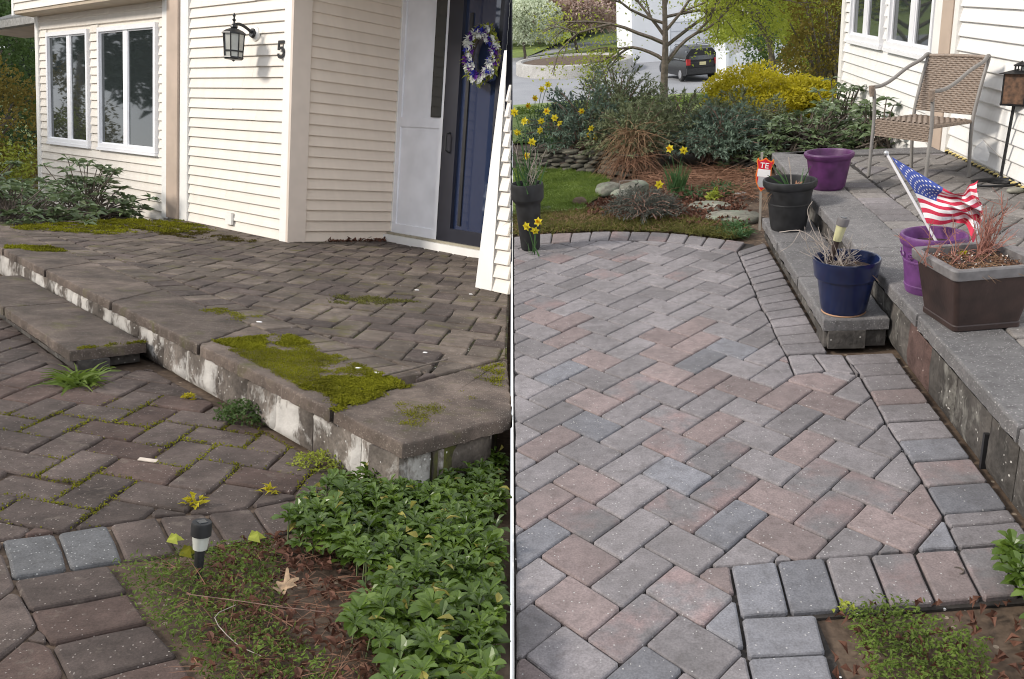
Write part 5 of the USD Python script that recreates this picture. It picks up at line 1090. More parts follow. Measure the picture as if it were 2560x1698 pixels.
# ------------------------------------------------------------------ sign, lantern, tag, rope
so_ = np.array([1.717, 6.031, 0.0]); sx = np.array([.962, -.274, 0.]); sy = np.array([-.274, -.962, 0.])
sign = Thing('yard_sign', 'red and white shield sign with an orange edge on a stake behind the black pot', 'sign', o=so_)
sign.part('stake', MB().obox(so_ - sx * .008 + sy * .002, sx * .016, -sy * .012, (0, 0, .52)), 'stake_tan')
prof = [(-.05, .222), (-.036, .205), (-.018, .212), (0, .226), (.018, .212), (.036, .205), (.05, .222), (.057, .2), (.045, .16), (.05, .11), (.042, .06), (.022, .025), (0, .0), (-.022, .025), (-.042, .06), (-.05, .11), (-.045, .16), (-.057, .2)]
def plate(poly, t0, t1, zoff=.262, tilt=-.12):
    tm_ = trimesh.creation.extrude_polygon(poly, t1 - t0, engine='earcut'); V = np.array(tm_.vertices); c, s_ = math.cos(tilt), math.sin(tilt)
    X = V[:, 0] * c - V[:, 1] * s_; Z = V[:, 0] * s_ + V[:, 1] * c
    return MB().add(so_ + np.outer(X, sx) + np.outer(V[:, 2] + t0, sy) + np.outer(Z + zoff, [0, 0, 1]), tm_.faces)
shield = Polygon(prof)
sign.part('edge', plate(shield, .004, .008), 'sign_orange'); inn = shield.buffer(-.0065)
fc = sign.part('face', plate(inn, .0085, .0095), 'sign_red')
sign.part('white_band', plate(inn.intersection(sbox(-.04, .1, .06, .15)), .0098, .0104), 'sign_white', parent=fc)
sign.part('white_band', plate(inn.intersection(sbox(-.03, .03, .06, .099)), .0098, .0104), 'sign_grey', parent=fc)
tt = meshkit.text_mesh('TE', .034, depth=.001, bold=True); Vt_ = np.array(tt.vertices); Vt_[:, 0] -= Vt_[:, 0].mean()
cT, sT = math.cos(-.12), math.sin(-.12); X, Z = Vt_[:, 0] + .004, Vt_[:, 1] + .158
sign.part('letters', MB().add(so_ + np.outer(X * cT - Z * sT, sx) + np.outer(Vt_[:, 2] + .0098, sy) + np.outer(X * sT + Z * cT + .262, [0, 0, 1]), tt.faces), 'sign_white', parent=fc)

lo = np.array([3.116, 5.666, .30])
lant = Thing('post_lantern', 'black post lantern with rusty mesh sides standing against the white wall', 'lantern', o=lo)
lant.part('base', MB().lathe([(0, 0), (.075, 0), (.078, .006), (.02, .02), (.012, .04)], lo, 20), 'black_metal', smooth=40)
lt = lo + [.021, -.011, .472]
lant.part('pole', MB().tube([lo + [0, 0, .01], lt], .0095, 10), 'black_metal', smooth=45)
bx_, by_ = np.array([.8, .6, 0]) * .066, np.array([-.6, .8, 0]) * .066; bc = lt + [.014, -.01, 0]
def quad(h0, h1, k0, k1): return loft([[bc + (bx_ * i * k0 + by_ * j * k0) + [0, 0, h0] for i, j in ((-1, -1), (1, -1), (1, 1), (-1, 1))], [bc + (bx_ * i * k1 + by_ * j * k1) + [0, 0, h1] for i, j in ((-1, -1), (1, -1), (1, 1), (-1, 1))]])
lant.part('floor', MB().add(*quad(.0, .012, 1.05, 1.12)).add(*quad(.011, .012, 1.1, .01)).add(*quad(.0, .001, .01, 1.05)), 'black_metal')
for k, (i, j) in enumerate(((-1, -1), (1, -1), (1, 1), (-1, 1))):
    i2, j2 = ((1, -1), (1, 1), (-1, 1), (-1, -1))[k]; a, b = bc + bx_ * i + by_ * j, bc + bx_ * i2 + by_ * j2
    lant.part('mesh_panel', MB().obox(a + [0, 0, .012], b - a, unit(bc - (a + b) / 2) * .003, (0, 0, .175)), 'bronze_panel')
    lant.part('corner_rail', MB().tube([a + [0, 0, .01], a + [0, 0, .19]], .005, 6), 'black_metal')
lant.part('roof', MB().add(*quad(.187, .19, 1.35, 1.38)).add(*quad(.19, .205, 1.38, .6)).add(*quad(.188, .187, .01, 1.35)), 'black_metal')
for k in range(12):
    a = k / 12 * 6.283; q = bc + [.036 * math.cos(a), .036 * math.sin(a), .2]; lant.part('crown_bar', MB().tube([q, q + [0, 0, .03]], .0035, 4), 'black_metal')
lant.part('crown_cap', MB().lathe([(.044, .228), (.046, .234), (.0, .258)], bc, 12), 'black_metal', smooth=30)
rng = np.random.default_rng(95)
single('coiled_cable', MB().tube([lo + [-.08 + .12 * math.cos(a) * (1 + .02 * a), -.1 + .1 * math.sin(a), .012 + .006 * (a / 6.28)] for a in np.linspace(0, 15, 60)], .006, 6), 'plastic_black', 'dark coiled cable lying at the foot of the post lantern', 'cable', o=lo, smooth=50)
tg = np.array([3.08, 5.855, .30])
tag_ = Thing('garden_flag', 'little translucent white film flag on a thin wire by the white wall', 'flag', o=tg)
tag_.part('film', MB().add([tg + q for q in ([.0, 0, .235], [.035, -.03, .15], [.03, -.02, .1], [-.035, .03, .115], [-.04, .035, .175], [-.012, .01, .2])], [(0, 5, 4), (0, 4, 1), (1, 4, 3), (1, 3, 2)]), 'white_film')
tag_.part('wire', MB().tube(spline([tg + [-.003, .003, .238], tg + [.05, -.05, .17], tg + [.1, -.12, .09], tg + [.11, -.14, 0]], 12), .0013, 4), 'grey_twig')
ss = np.linspace(-.13, 2.6, 420)
rope = Thing('edge_rope', 'yellow and black twisted cord laid along the foot of the white wall', 'cord', o=WA(0, .03, 0))
for k, m in ((0, 'rope_yellow'), (math.pi, 'black_metal')):
    rope.part('strand', MB().tube([WA(s, .03 + .006 * math.cos(s * 90 + k), .011 + .006 * math.sin(s * 90 + k)) for s in ss], .0072 if k == 0 else .0035, 5), m, smooth=60)
single('stone', MB().add(trimesh.creation.icosphere(2, 1).vertices * [.05, .035, .02] + [3.04, 5.35, .315], trimesh.creation.icosphere(2, 1).faces), 'field_stone', 'small grey stone beside the cord near the post lantern', 'stone', o=(3.04, 5.35, .3), smooth=True)
single('earthworm', MB().tube([(1.205 + .018 * math.cos(a), 2.165 + .018 * math.sin(a) * .9, .003) for a in np.linspace(-1.6, 1.6, 10)], [.001, .002, .0022, .0022, .0022, .0022, .0022, .002, .0016, .001], 5), 'bark', 'small dark curled worm on the pink border paver', 'worm', o=(1.21, 2.165, 0))

# ------------------------------------------------------------------ the garden bed behind the clean patio
def daffodil(name, o, n_leaf, stems, label, L=.3, group=None, face=(-.2, -1, .1), s=1.0):
    """leaf blades, stems and trumpet flowers"""
    o = np.asarray(o, float); rng = np.random.default_rng(int(o[0] * 977 + o[1] * 131)); t = Thing(name, label, 'daffodil', o=o, group=group); a = rng.uniform(0, 6.283, n_leaf)
    if n_leaf: t.part('leaf', ribbons(o + np.c_[rng.normal(size=(n_leaf, 2)) * .03, np.zeros(n_leaf)], np.c_[np.cos(a) * .35, np.sin(a) * .35, np.ones(n_leaf)], rng.uniform(.6, 1.1, n_leaf) * L, .014, rng, .15, 4), 'blade_green', kind='stuff')
    for (dx, dy, h) in stems:
        top = o + [dx, dy, h]; t.part('stem', MB().tube(bez([o, o + [dx * .3, dy * .3, h * .7], top - [0, 0, -.0]], 7), .003, 4), 'blade_green')
        f = unit(np.array(face) + rng.normal(size=3) * .35); u = unit(np.cross(f, [0, 0, 1.])); v = np.cross(u, f); q = 6; a0 = rng.uniform(0, 1)
        fl = t.part('flower', leaves([top] * q, [math.cos(b) * u + math.sin(b) * v + f * .12 for b in a0 + np.arange(q) / q * 6.283], .04 * s, .026 * s, rng, fold=.1, curl=.05, N=np.array([f] * q)), 'daffodil_yellow')
        k = 9; rg = [[top + f * d_ * s + (u * math.cos(b) + v * math.sin(b)) * r_ * s for b in np.arange(k) / k * 6.283] for d_, r_ in ((0, .008), (.016, .009), (.024, .0135))]
        t.part('trumpet', MB().add(*loft(rg)), 'daffodil_orange' if rng.random() < .4 else 'daffodil_yellow', parent=fl)
    return t
daffodil('daffodil', (.175, 5.93, .39), 30, [(-.05, .02, .38), (.0, .05, .44), (-.06, .06, .5), (.0, .04, .22), (.04, .03, .31)], 'tall daffodils growing in the dark pot at the left edge', .34, s=.8)
single('bare_shrub', twigs((.19, 5.95, .39), 16, .3, np.random.default_rng(5), .25, .002, 3), 'grey_twig', 'pale bare stems among the daffodils in the tall dark pot', 'bare plant', o=(.19, 5.95, .39))
daffodil('daffodil', (.185, 5.80, 0.0), 6, [(-.04, 0, .19), (.035, .0, .215), (.01, -.02, .165)], 'cluster of daffodil blooms in front of the tall dark pot', .14, s=.85)
daffodil('daffodil', (1.42, 7.42, 0), 70, [(-.06, -.05, .36), (.05, -.05, .34), (-.2, -.35, .14)], 'daffodil clump with two tall blooms standing in the middle of the bed', .28, s=1.0)
daffodil('daffodil', (.50, 8.95, .1), 20, [(-.08, 0, .34), (-.02, .05, .42), (.05, 0, .36), (.1, .02, .3), (-.1, -.04, .26)], 'thick daffodil bunch on top of the dry stone wall', .24, s=1.05)
daffodil('daffodil', (.86, 8.8, .1), 12, [(.0, 0, .2), (.06, 0, .17), (.02, .0, .26), (-.06, .05, .42)], 'orange centred daffodils right of the bunch on the dry stone wall', .2, s=.95)
daffodil('daffodil', (.36, 9.3, .0), 10, [(.1, 0, .7), (.03, 0, .62), (.16, .0, .74), (-.04, 0, .55), (-.06, .0, .4)], 'tallest daffodils at the back beside the lawn', .35, s=1.0)
# dry stone wall, each stone on its own
rng = np.random.default_rng(120)
def rock(c, r, rng, sub=2):
    m = trimesh.creation.icosphere(sub, 1.0); v = np.array(m.vertices); sd = rng.integers(900)
    v = v * (1 + .55 * (meshkit.fbm(v * 1.3 + sd, 3)[:, None] - .5)); v = np.sign(v) * np.abs(v) ** .8
    a = rng.uniform(0, 3.14); R = np.array([[math.cos(a), -math.sin(a), 0], [math.sin(a), math.cos(a), 0], [0, 0, 1]])
    return (v * np.asarray(r)) @ R.T * 1.0 + np.asarray(c), m.faces
stone('wall_stone', [(.3, (.05, .047, .036)), (.7, (.16, .15, .115))], 9, 0, bump=1, bscale=40, dark=.6)
dsw = Thing('dry_stone_wall', 'low dry stone wall of dark flat stones holding the bed behind the small lawn', 'wall', o=(.65, 8.7, 0))
line = np.array([(.22, 9.0), (.34, 8.86), (.63, 8.66), (.95, 8.42), (1.15, 8.2)])
for lv in range(5):
    for t in np.linspace(0, 1, 13) + rng.normal(size=13) * .012:
        p = np.array([np.interp(t * 4, range(5), line[:, i]) for i in (0, 1)]); rr = (rng.uniform(.05, .11), rng.uniform(.04, .06), rng.uniform(.012, .026))
        dsw.part('stone', rock((p[0] + rng.normal() * .01 + lv * .012, p[1] + lv * .02,   .018 + lv * .037), rr, rng, 2), 'wall_stone', smooth=30)
for i, (x, y, z, r, lb, mt) in enumerate(((.88, 7.52, .03, (.13, .09, .06), 'pale flat topped boulder at the right end of the small lawn', 'field_stone'), (1.08, 7.5, .04, (.15, .1, .05), 'long pale stone beside the boulder at the lawn end', 'field_stone'), (.98, 7.32, .02, (.12, .09, .045), 'grey stone in front of the boulder at the lawn end', 'field_stone'),
        (.61, 7.17, .0, (.065, .05, .06), 'dark earthy lump at the near edge of the small lawn', 'soil'), (.33, 7.12, .0, (.12, .05, .02), 'thin pale stone along the near edge of the small lawn', 'field_stone'),
        (1.62, 6.42, .0, (.2, .13, .045), 'flat mossy stone in the bed left of the sign', 'field_stone'), (1.55, 6.8, .0, (.16, .1, .035), 'flat stone behind the mossy one in the bed', 'field_stone'), (1.86, 7.1, .0, (.06, .05, .03), 'small pale stone at the foot of the sign', 'far_concrete'))):
    single('garden_stone', rock((x, y, z), r, rng, 3), mt, lb, 'stone', o=(x, y, z), smooth=45)
# shrubs of the bed
def yew(name, o, reach, height, n, mt, seed, label, leaf=.055, per=26, droop=.35, arc=(0, 6.283), group=None, lw2=.016):
    rng = np.random.default_rng(seed); t = Thing(name, label, 'shrub', o=o, group=group); lf, st = shoots(o, n, reach, height, rng, leaf, lw2, per, droop, arc=arc)
    t.part('foliage', lf, mt); t.part('stem', st, 'twig')
yew('yew', (.85, 9.25, 0), .62, .72, 240, 'leaf_blueyew', 131, 'blue green spreading yew at the left of the bed')
yew('yew', (1.3, 8.75, 0), .55, .62, 230, 'leaf_yew', 132, 'brownish green yew behind the straw clump')
yew('yew', (1.75, 9.0, 0), .65, .62, 260, 'leaf_yew', 133, 'feathery yew in the middle of the bed')
yew('yew', (2.05, 8.5, 0), .55, .52, 260, 'leaf_blueyew', 134, 'low dark yew at the right of the bed above the pine straw')
yew('yew', (2.35, 8.95, 0), .6, .6, 240, 'leaf_yew', 135, 'yew below the yellow shrub')
yew('yew', (1.25, 9.6, 0), .6, .86, 240, 'leaf_yew', 136, 'tall ragged yew at the back of the bed in front of the driveway', droop=.1)
rng = np.random.default_rng(140)
n = 480; a = rng.uniform(0, 6.283, n); Ps = np.array([1.22, 8.42, .26]) + np.c_[rng.normal(size=(n, 2)) * .05, rng.uniform(-.15, .12, n)]
single('straw_clump', ribbons(Ps, np.c_[np.cos(a) * .9 - .35, np.sin(a) * .9 - .6, rng.uniform(-.4, .9, n)], rng.uniform(.1, .5, n), .007, rng, rng.uniform(.15, 1.1, (n, 1)), 5), 'straw', 'brown clump of dead ornamental grass spilling over the dry stone wall', 'dead grass', o=(1.22, 8.42, 0))
n = 260; a = rng.uniform(0, 6.283, n)
single('straw_clump', ribbons(np.array([1.2, 8.32, .12]) + np.c_[rng.normal(size=(n, 2)) * .06, np.zeros(n)], np.c_[np.cos(a) * .9 - .3, np.sin(a) * .5 - .9, rng.uniform(.1, .9, n)], rng.uniform(.2, .5, n), .006, rng, rng.uniform(.2, 1.0, (n, 1)), 5), 'pine_straw', 'reddish dead stems at the heart of the brown grass clump', 'dead grass', o=(1.2, 8.32, 0))
n = 2600; pp = in_poly(rng, [(1.25, 8.3), (1.2, 7.7), (1.6, 7.2), (1.95, 6.9), (2.02, 7.4), (2.25, 8.0), (1.9, 8.3)], n)
single('pine_straw', ribbons(np.c_[pp, rng.uniform(.0, .05, n)], rng.normal(size=(n, 3)) * [1, .7, .15], rng.uniform(.08, .2, n), .006, rng, .15, 3), 'pine_straw', 'reddish pine straw mulch under the yews', 'mulch', o=(1.7, 7.7, 0), kind='stuff')
n = 900; pp = in_poly(rng, [(.55, 6.9), (1.0, 6.5), (1.6, 6.0), (1.75, 6.4), (1.85, 7.2), (1.3, 7.4), (.8, 7.3)], n)
single('leaf_litter', leaves(np.c_[pp, rng.uniform(.0, .03, n)], rng.normal(size=(n, 3)) * [1, 1, .25], rng.uniform(.03, .07, n), .028, rng, fold=.5, curl=.4), 'dry_leaf', 'brown dead leaves lying between the stones of the bed', 'leaf litter', o=(1.2, 6.8, 0), kind='stuff')
def grass(name, label, poly, n, L, w, mt, z=0.0, droop=.4, seed=150):
    rng = np.random.default_rng(seed); p = in_poly(rng, poly, n); k = meshkit.fbm(np.c_[p * 5, np.zeros(n)], 3, seed) ; ok = p[:, 0] > seam_R(p[:, 1]) + .02; p, k = p[ok], k[ok]; m = len(p)
    single(name, ribbons(np.c_[p, np.full(m, z)], rng.normal(size=(m, 3)) * [.6, .6, .1] + [0, 0, .8], rng.uniform(.5, 1.2, m) * L * (.4 + k * 1.2), w, rng, droop, 2), mt, label, 'grass', o=(*p.mean(0), z), kind='stuff')
grass('grass', 'short bright grass of the small lawn behind the patio', [(.1, 6.98), (.62, 6.98), (.72, 7.3), (.95, 7.7), (.93, 8.2), (.66, 8.6), (.3, 8.9), (.1, 8.9)], 22000, .045, .005, 'grass', .014)
grass('weedy_grass', 'tufty dry grass and weeds along the curved patio edge', [(.08, 6.33), (.4, 6.35), (.68, 6.31), (.9, 6.25), (1.15, 6.13), (1.5, 5.85), (1.64, 6.0), (1.5, 6.35), (1.1, 6.7), (.7, 6.95), (.1, 6.98)], 11000, .1, .007, 'grass_weedy', 0, .6, 151)
grass('dry_grass', 'dry straw coloured blades mixed into the tufts along the curved patio edge', [(.08, 6.35), (.68, 6.33), (1.15, 6.15), (1.5, 5.9), (1.64, 6.05), (1.5, 6.35), (1.1, 6.7), (.7, 6.95), (.1, 6.98)], 3000, .11, .005, 'straw', 0, .7, 159)
grass('weedy_grass', 'fresh green tuft at the corner of the step and the curved edge', [(1.5, 5.86), (1.62, 5.9), (1.66, 6.15), (1.5, 6.2), (1.42, 6.02)], 900, .11, .008, 'blade_green', 0, .5, 152)
grass('grass', 'lawn grass beyond the dry stone wall', [(.2, 10.7), (1.6, 10.7), (3.4, 14), (.3, 14)], 9000, .07, .012, 'grass', .0, .4, 153)
grass('green_shoots', 'green leaf shoots in front of the pine straw', [(1.4, 7.15), (1.75, 7.1), (1.95, 7.3), (1.75, 7.5), (1.45, 7.4)], 520, .16, .014, 'blade_green', 0, .5, 154)
low_weed((1.62, 6.95, 0), 60, .05, .1, .05, 'leaf_spring', 'yellow green leafy sprout beside the flat stones', frame='R')
leafm('leaf_greyherb', [(0., (.05, .055, .045)), (.5, (.15, .155, .13)), (1., (.3, .3, .26))], .2, .8, .2, 6)
yew('herb_cushion', (1.02, 6.6, 0), .3, .24, 150, 'leaf_greyherb', 155, 'grey twiggy herb cushion near the curved patio edge', leaf=.035, per=22, lw2=.008)
n = 500; a = rng.uniform(0, 6.283, n)
single('bent_stake', MB().tube([(.93, 7.2, 0), (.93, 7.2, .16), (1.07, 7.18, .165), (1.07, 7.18, .06)], .004, 5), 'grey_twig', 'bent wire stake standing among the stones at the lawn end', 'stake', o=(.93, 7.2, 0))
# shrubs along the house and behind
rhodo((2.85, 8.5, 0), (.62, .5, .5), 150, 161, 'glossy evergreen shrub behind the far corner of the clean porch', 'R', leaf=.085)
rhodo((2.45, 8.25, 0), (.45, .4, .36), 110, 162, 'low evergreen shrub left of the porch corner behind the purple pot', 'R', leaf=.08)
rhodo((3.3, 8.1, 0), (.26, .5, .55), 60, 163, 'evergreen shrub with upright tips behind the wicker chair', 'R', leaf=.11)
rhodo((3.42, 9.3, 0), (.3, .5, .62), 80, 164, 'evergreen shrub against the far end of the white wall', 'R', leaf=.1)
bush('golden_shrub', (3.1, 11.0, .02), (.7, .6, .34), 'leaf_yellow', 9000, .05, 165, 'bright yellow leafed shrub above the yews', clump=3)
bush('golden_shrub', (3.68, 11.1, .0), (.42, .5, .25), 'leaf_yellow', 5000, .05, 166, 'smaller golden shrub right of the bright yellow one', clump=3)
bush('thicket', (4.75, 13.4, -.1), (.75, .7, 1.25), 'leaf_olive', 9000, .06, 167, 'tall olive brown thicket beside the corner of the white house', clump=2.2)
bush('thicket', (5.6, 15.5, -.2), (1.0, .9, 1.5), 'leaf_spring', 7000, .07, 168, 'yellow green thicket behind the olive brown one', clump=2.0, hole=.46)
bush('thicket', (6.2, 18.5, -.7), (1.4, 1.2, 2.3), 'leaf_green', 7000, .1, 169, 'green thicket rising at the top behind the olive brown one', clump=1.4, hole=.46)

# ------------------------------------------------------------------ the small tree in front of the driveway
rng = np.random.default_rng(203); to = np.array([2.41, 13.5, -.05])
ot = Thing('small_tree', 'slender dark tree with spreading bare limbs in front of the black car', 'tree', o=to)
tr = MB(); tips = []
tr.tube(spline([to - [0, 0, .3], to + [0, 0, .3], to + [.02, 0, .75], to + [.015, 0, 1.2], to + [.0, 0, 1.9]], 14), np.linspace(.062, .026, 14), 10)
for (z, dx, dy, dz, L, r) in ((.55, .75, .0, .75, .62, .03), (.62, -.8, .1, .6, .5, .028), (.8, .9, .1, .5, .75, .028), (.85, -.95, -.05, .5, .8, .028), (.95, -.5, .2, .8, .6, .024), (1.0, .6, -.2, .7, .7, .024), (1.12, -.9, .1, .35, .7, .022), (1.2, .95, .0, .3, .9, .022), (1.3, .2, .2, 1., .6, .02), (1.4, -.5, -.2, .8, .6, .02)):
    branch_tree(tr, to + [.01, 0, z], np.array([dx, dy, dz]), r, L, 3, rng, tips, .42, .74, -.05)
ot.part('trunk', tr, 'bark', smooth=50)
tp_ = np.array([t[0] for t in tips]); tp_ = tp_[(tp_[:, 0] > to[0] + .25) | (rng.random(len(tp_)) < .5)]; P = np.repeat(tp_, 45, 0) + rng.normal(size=(len(tp_) * 45, 3)) * .12
ot.part('crown', leaves(P, sphere_dirs(rng, len(P)), rng.uniform(.03, .065, len(P)), .03, rng), 'leaf_spring')
# yellow foliage of a second tree hanging in from the right
ot2 = Thing('small_tree', 'young tree with yellow green leaves right of the slender dark one', 'tree', o=(4.6, 15.5, -.3)); tr = MB(); tips = []; o2 = np.array([4.6, 15.5, -.3])
branch_tree(tr, o2 - [0, 0, .2], np.array([-.05, 0, 1.]), .07, 1.1, 4, rng, tips, .6, .8, .05); ot2.part('trunk', tr, 'bark', smooth=50)
P = np.vstack([t[0] + rng.normal(size=(90, 3)) * [.3, .3, .2] for t in tips]); ot2.part('crown', leaves(P, sphere_dirs(rng, len(P)), rng.uniform(.04, .07, len(P)), .035, rng), 'leaf_spring')

# ------------------------------------------------------------------ down the slope: driveway, car, garage, fence, island, trees
ZB = -3.46
isl = Thing('island_planter', 'low round concrete planting island in the grey driveway', 'planter', o=(5.3, 63, ZB)); k = 40
def ell(rx, ry, z): return [np.array([5.3 + rx * math.cos(a), 63 + ry * math.sin(a), ZB + z]) for a in np.arange(k) / k * 6.283]
isl.part('wall', MB().add(*loft([ell(3.85, 5.6, -.05), ell(3.8, 5.5, .72), ell(3.72, 5.42, .76), ell(3.5, 5.15, .76), ell(3.45, 5.1, .6)])), 'far_concrete', smooth=30)
isl.part('soil', MB().add(np.vstack([ell(3.47, 5.12, .62), [[5.3, 63, ZB + .75]]]), [(i, (i + 1) % k, k) for i in range(k)]), 'dark_mulch' if 'dark_mulch' in M else 'soil')
single('marker_post', MB().box(2.3, 66, ZB, 2.42, 66.1, ZB + .9), 'stake_tan', 'short post standing behind the planting island', 'post', o=(2.3, 66, ZB))
# the car
ca = math.radians(9); co = np.array([10.72, 52.8, ZB])
car = Thing('parked_car', 'black sport utility car parked with its back to the viewer before the white garage', 'car', o=co, rz=ca)
W_, Lc = .93, 4.6
def hullbox(sections):
    """body lofted over (y, half width bottom, half width top, z bottom, z top, corner) sections"""
    rings = []
    for y, wb, wt, z0, z1, r in sections:
        q = [(-wb, z0), (wb, z0), (wb * 1.01, z0 + (z1 - z0) * .45), (wt, z1 - r), (wt - r, z1), (-wt + r, z1), (-wt, z1 - r), (-wb * 1.01, z0 + (z1 - z0) * .45)]
        rings.append([np.array([x, y, z]) for x, z in q])
    v, f = loft(rings); n = 8; m = len(rings) - 1
    f = list(f) + [(0, 3, 2, 1), (0, 7, 4, 3), (7, 6, 5, 4)] + [tuple(m * n + i for i in t) for t in ((0, 1, 2, 3), (0, 3, 4, 7), (7, 4, 5, 6))]
    return MB().add(v, f)
bd = hullbox([(-2.28, .82, .8, .45, 1.0, .06), (-2.2, .9, .88, .33, 1.06, .06), (-1.2, .94, .9, .3, 1.08, .06), (.9, .94, .9, .3, 1.05, .06), (1.9, .92, .84, .3, .98, .08), (2.25, .84, .7, .36, .86, .1)])
bdp = car.part('body', bd, 'car_black', smooth=35, local=True)
gh = hullbox([(-2.14, .86, .68, 1.05, 1.68, .1), (-1.7, .87, .7, 1.05, 1.78, .1), (.2, .87, .69, 1.05, 1.77, .1), (1.0, .84, .62, 1.02, 1.12, .04)])
car.part('cabin', gh, 'car_black', smooth=35, local=True)
def facequad(a, b, c, d, off): a, b, c, d = map(np.array, (a, b, c, d)); n = unit(np.cross(b - a, d - a)) * off; return MB().add([a + n, b + n, c + n, d + n, a, b, c, d], [(0, 1, 2, 3), (0, 4, 5, 1), (1, 5, 6, 2), (2, 6, 7, 3), (3, 7, 4, 0)])
car.part('rear_window', facequad((-.72, -2.15, 1.12), (.72, -2.15, 1.12), (.6, -2.06, 1.6), (-.6, -2.06, 1.6), .03), 'car_glass', local=True)
for y0, y1 in ((-2.0, -1.25), (-1.15, -.25), (-.15, .65)):
    for s in (-1, 1):
        q = [(s * .872, y0, 1.12), (s * .872, y1, 1.12), (s * .745, y1 - .04, 1.58), (s * .745, y0 + .06, 1.58)]; q = q if s > 0 else q[::-1]
        car.part('side_window', facequad(*q, .012), 'car_glass', local=True)
for s in (-1, 1):
    car.part('tail_light', MB().box(s * .78 - .1, -2.3, .88, s * .78 + .1, -2.14, 1.18), 'lamp_red', local=True)
    car.part('mirror', MB().box(s * 1.06 - .1, .55, 1.1, s * 1.06 + .1, .68, 1.26), 'car_black', local=True)
    for y in (-1.4, 1.4):
        wv, wf = MB().lathe([(.0, -.1), (.2, -.1), (.22, -.09), (.34, -.1), (.37, -.06), (.37, .06), (.34, .1), (0, .1)], (0, 0, 0), 24).arr(); wv = np.c_[wv[:, 2] + s * .84, wv[:, 0] + y, wv[:, 1] + .37]
        wh = car.part('wheel', (wv, wf), 'tyre', smooth=35, local=True)
        rv, rf = MB().lathe([(0, .108 * s), (.2, .108 * s), (.22, .1 * s)], (0, 0, 0), 18).arr(); car.part('rim', (np.c_[rv[:, 2] + s * .84, rv[:, 0] + y, rv[:, 1] + .37], rf), 'rim_silver', smooth=35, parent=wh, local=True)
    car.part('roof_rail', MB().tube([(s * .62, -1.7, 1.79), (s * .62, -1.5, 1.85), (s * .62, .1, 1.85), (s * .62, .3, 1.78)], .02, 6), 'car_black', local=True)
car.part('bumper', MB().box(-.9, -2.38, .42, .9, -2.2, .72), 'plastic_black', local=True)
car.part('number_plate', MB().box(-.17, -2.335, .86, .17, -2.29, 1.02), 'plate_yellow', local=True)
# garage
ga = Thing('garage', 'white garage building behind the black car', 'garage', o=(13, 68, ZB))
ga.part('wall', MB().box(9.6, 66, ZB - .1, 17.4, 74, 3.2), 'far_siding'); 
gd = ga.part('garage_door', MB().box(12.2, 65.9, ZB, 15.2, 65.99, ZB + 2.5), 'garage_door')
for i in range(4): ga.part('door_panel', MB().box(12.25, 65.86, ZB + .05 + i * .62, 15.15, 65.9, ZB + .6 + i * .62), 'garage_door', parent=gd)
for z0, z1, a, b in ((0, 2.66, 12.0, 12.2), (0, 2.66, 15.2, 15.4), (2.5, 2.7, 12.2, 15.2)): ga.part('door_trim', MB().box(a, 65.85, ZB + z0, b, 65.99, ZB + z1), 'vinyl_white', parent=gd)
rp_ = ga.part('roof', MB().add([(9.2, 65.4, 3.2), (17.8, 65.4, 3.2), (17.8, 74.4, 3.2), (9.2, 74.4, 3.2), (13.5, 65.4, 5.6), (13.5, 74.4, 5.6)], [(0, 4, 5), (0, 5, 3), (1, 2, 5), (1, 5, 4), (0, 1, 4), (2, 3, 5), (0, 3, 2), (0, 2, 1)]), 'roof_shingle')
sh = Thing('shed', 'grey shed standing behind the white fence', 'shed', o=(19, 62, ZB))
sh.part('wall', MB().box(16.6, 60, ZB - .1, 23, 66, ZB + 2.3), 'far_grey'); sh.part('door', MB().box(17.2, 59.94, ZB, 18.4, 59.99, ZB + 1.9), 'garage_door')  # the shed wall itself is grey
sh.part('roof', MB().add([(16.3, 59.7, ZB + 2.3), (23.3, 59.7, ZB + 2.3), (23.3, 66.3, ZB + 2.3), (16.3, 66.3, ZB + 2.3), (16.3, 63, ZB + 3.8), (23.3, 63, ZB + 3.8)], [(0, 1, 5, 4), (2, 3, 4, 5), (0, 4, 3, 3), (1, 2, 5, 5), (0, 3, 2, 1)]), 'far_concrete')
fe_ = Thing('vinyl_fence', 'white vinyl privacy fence with scalloped panels right of the black car', 'fence', o=(12, 48, ZB)); fx = [11.75, 13.95, 16.15, 18.35]
for i, x in enumerate(fx):
    fe_.part('post', MB().box(x - .07, 47.93, ZB - .1, x + .07, 48.07, ZB + 1.62), 'vinyl_white'); fe_.part('post_cap', MB().add([(x - .1, 47.9, ZB + 1.621), (x + .1, 47.9, ZB + 1.621), (x + .1, 48.1, ZB + 1.621), (x - .1, 48.1, ZB + 1.621), (x, 48, ZB + 1.74)], [(0, 1, 4, 4), (1, 2, 4, 4), (2, 3, 4, 4), (3, 0, 4, 4), (0, 3, 2, 1)]), 'vinyl_white')
for x0, x1 in zip(fx[:-1], fx[1:]):
    xs = np.linspace(x0 + .075, x1 - .075, 12)
    for a, b in zip(xs[:-1], xs[1:]):
        t = ((a + b) / 2 - x0) / (x1 - x0); fe_.part('board', MB().box(a + .006, 47.985, ZB + .05, b - .006, 48.015, ZB + 1.3 + .3 * math.sin(math.pi * t)), 'vinyl_white')
for i in range(4):
    y = 49.5 + i * 2.2; fe_.part('side_board', MB().box(11.78 + i * .5, y - 1.05, ZB, 11.84 + i * .5, y + 1.05, ZB + 1.55 + .22 * i), 'vinyl_white')
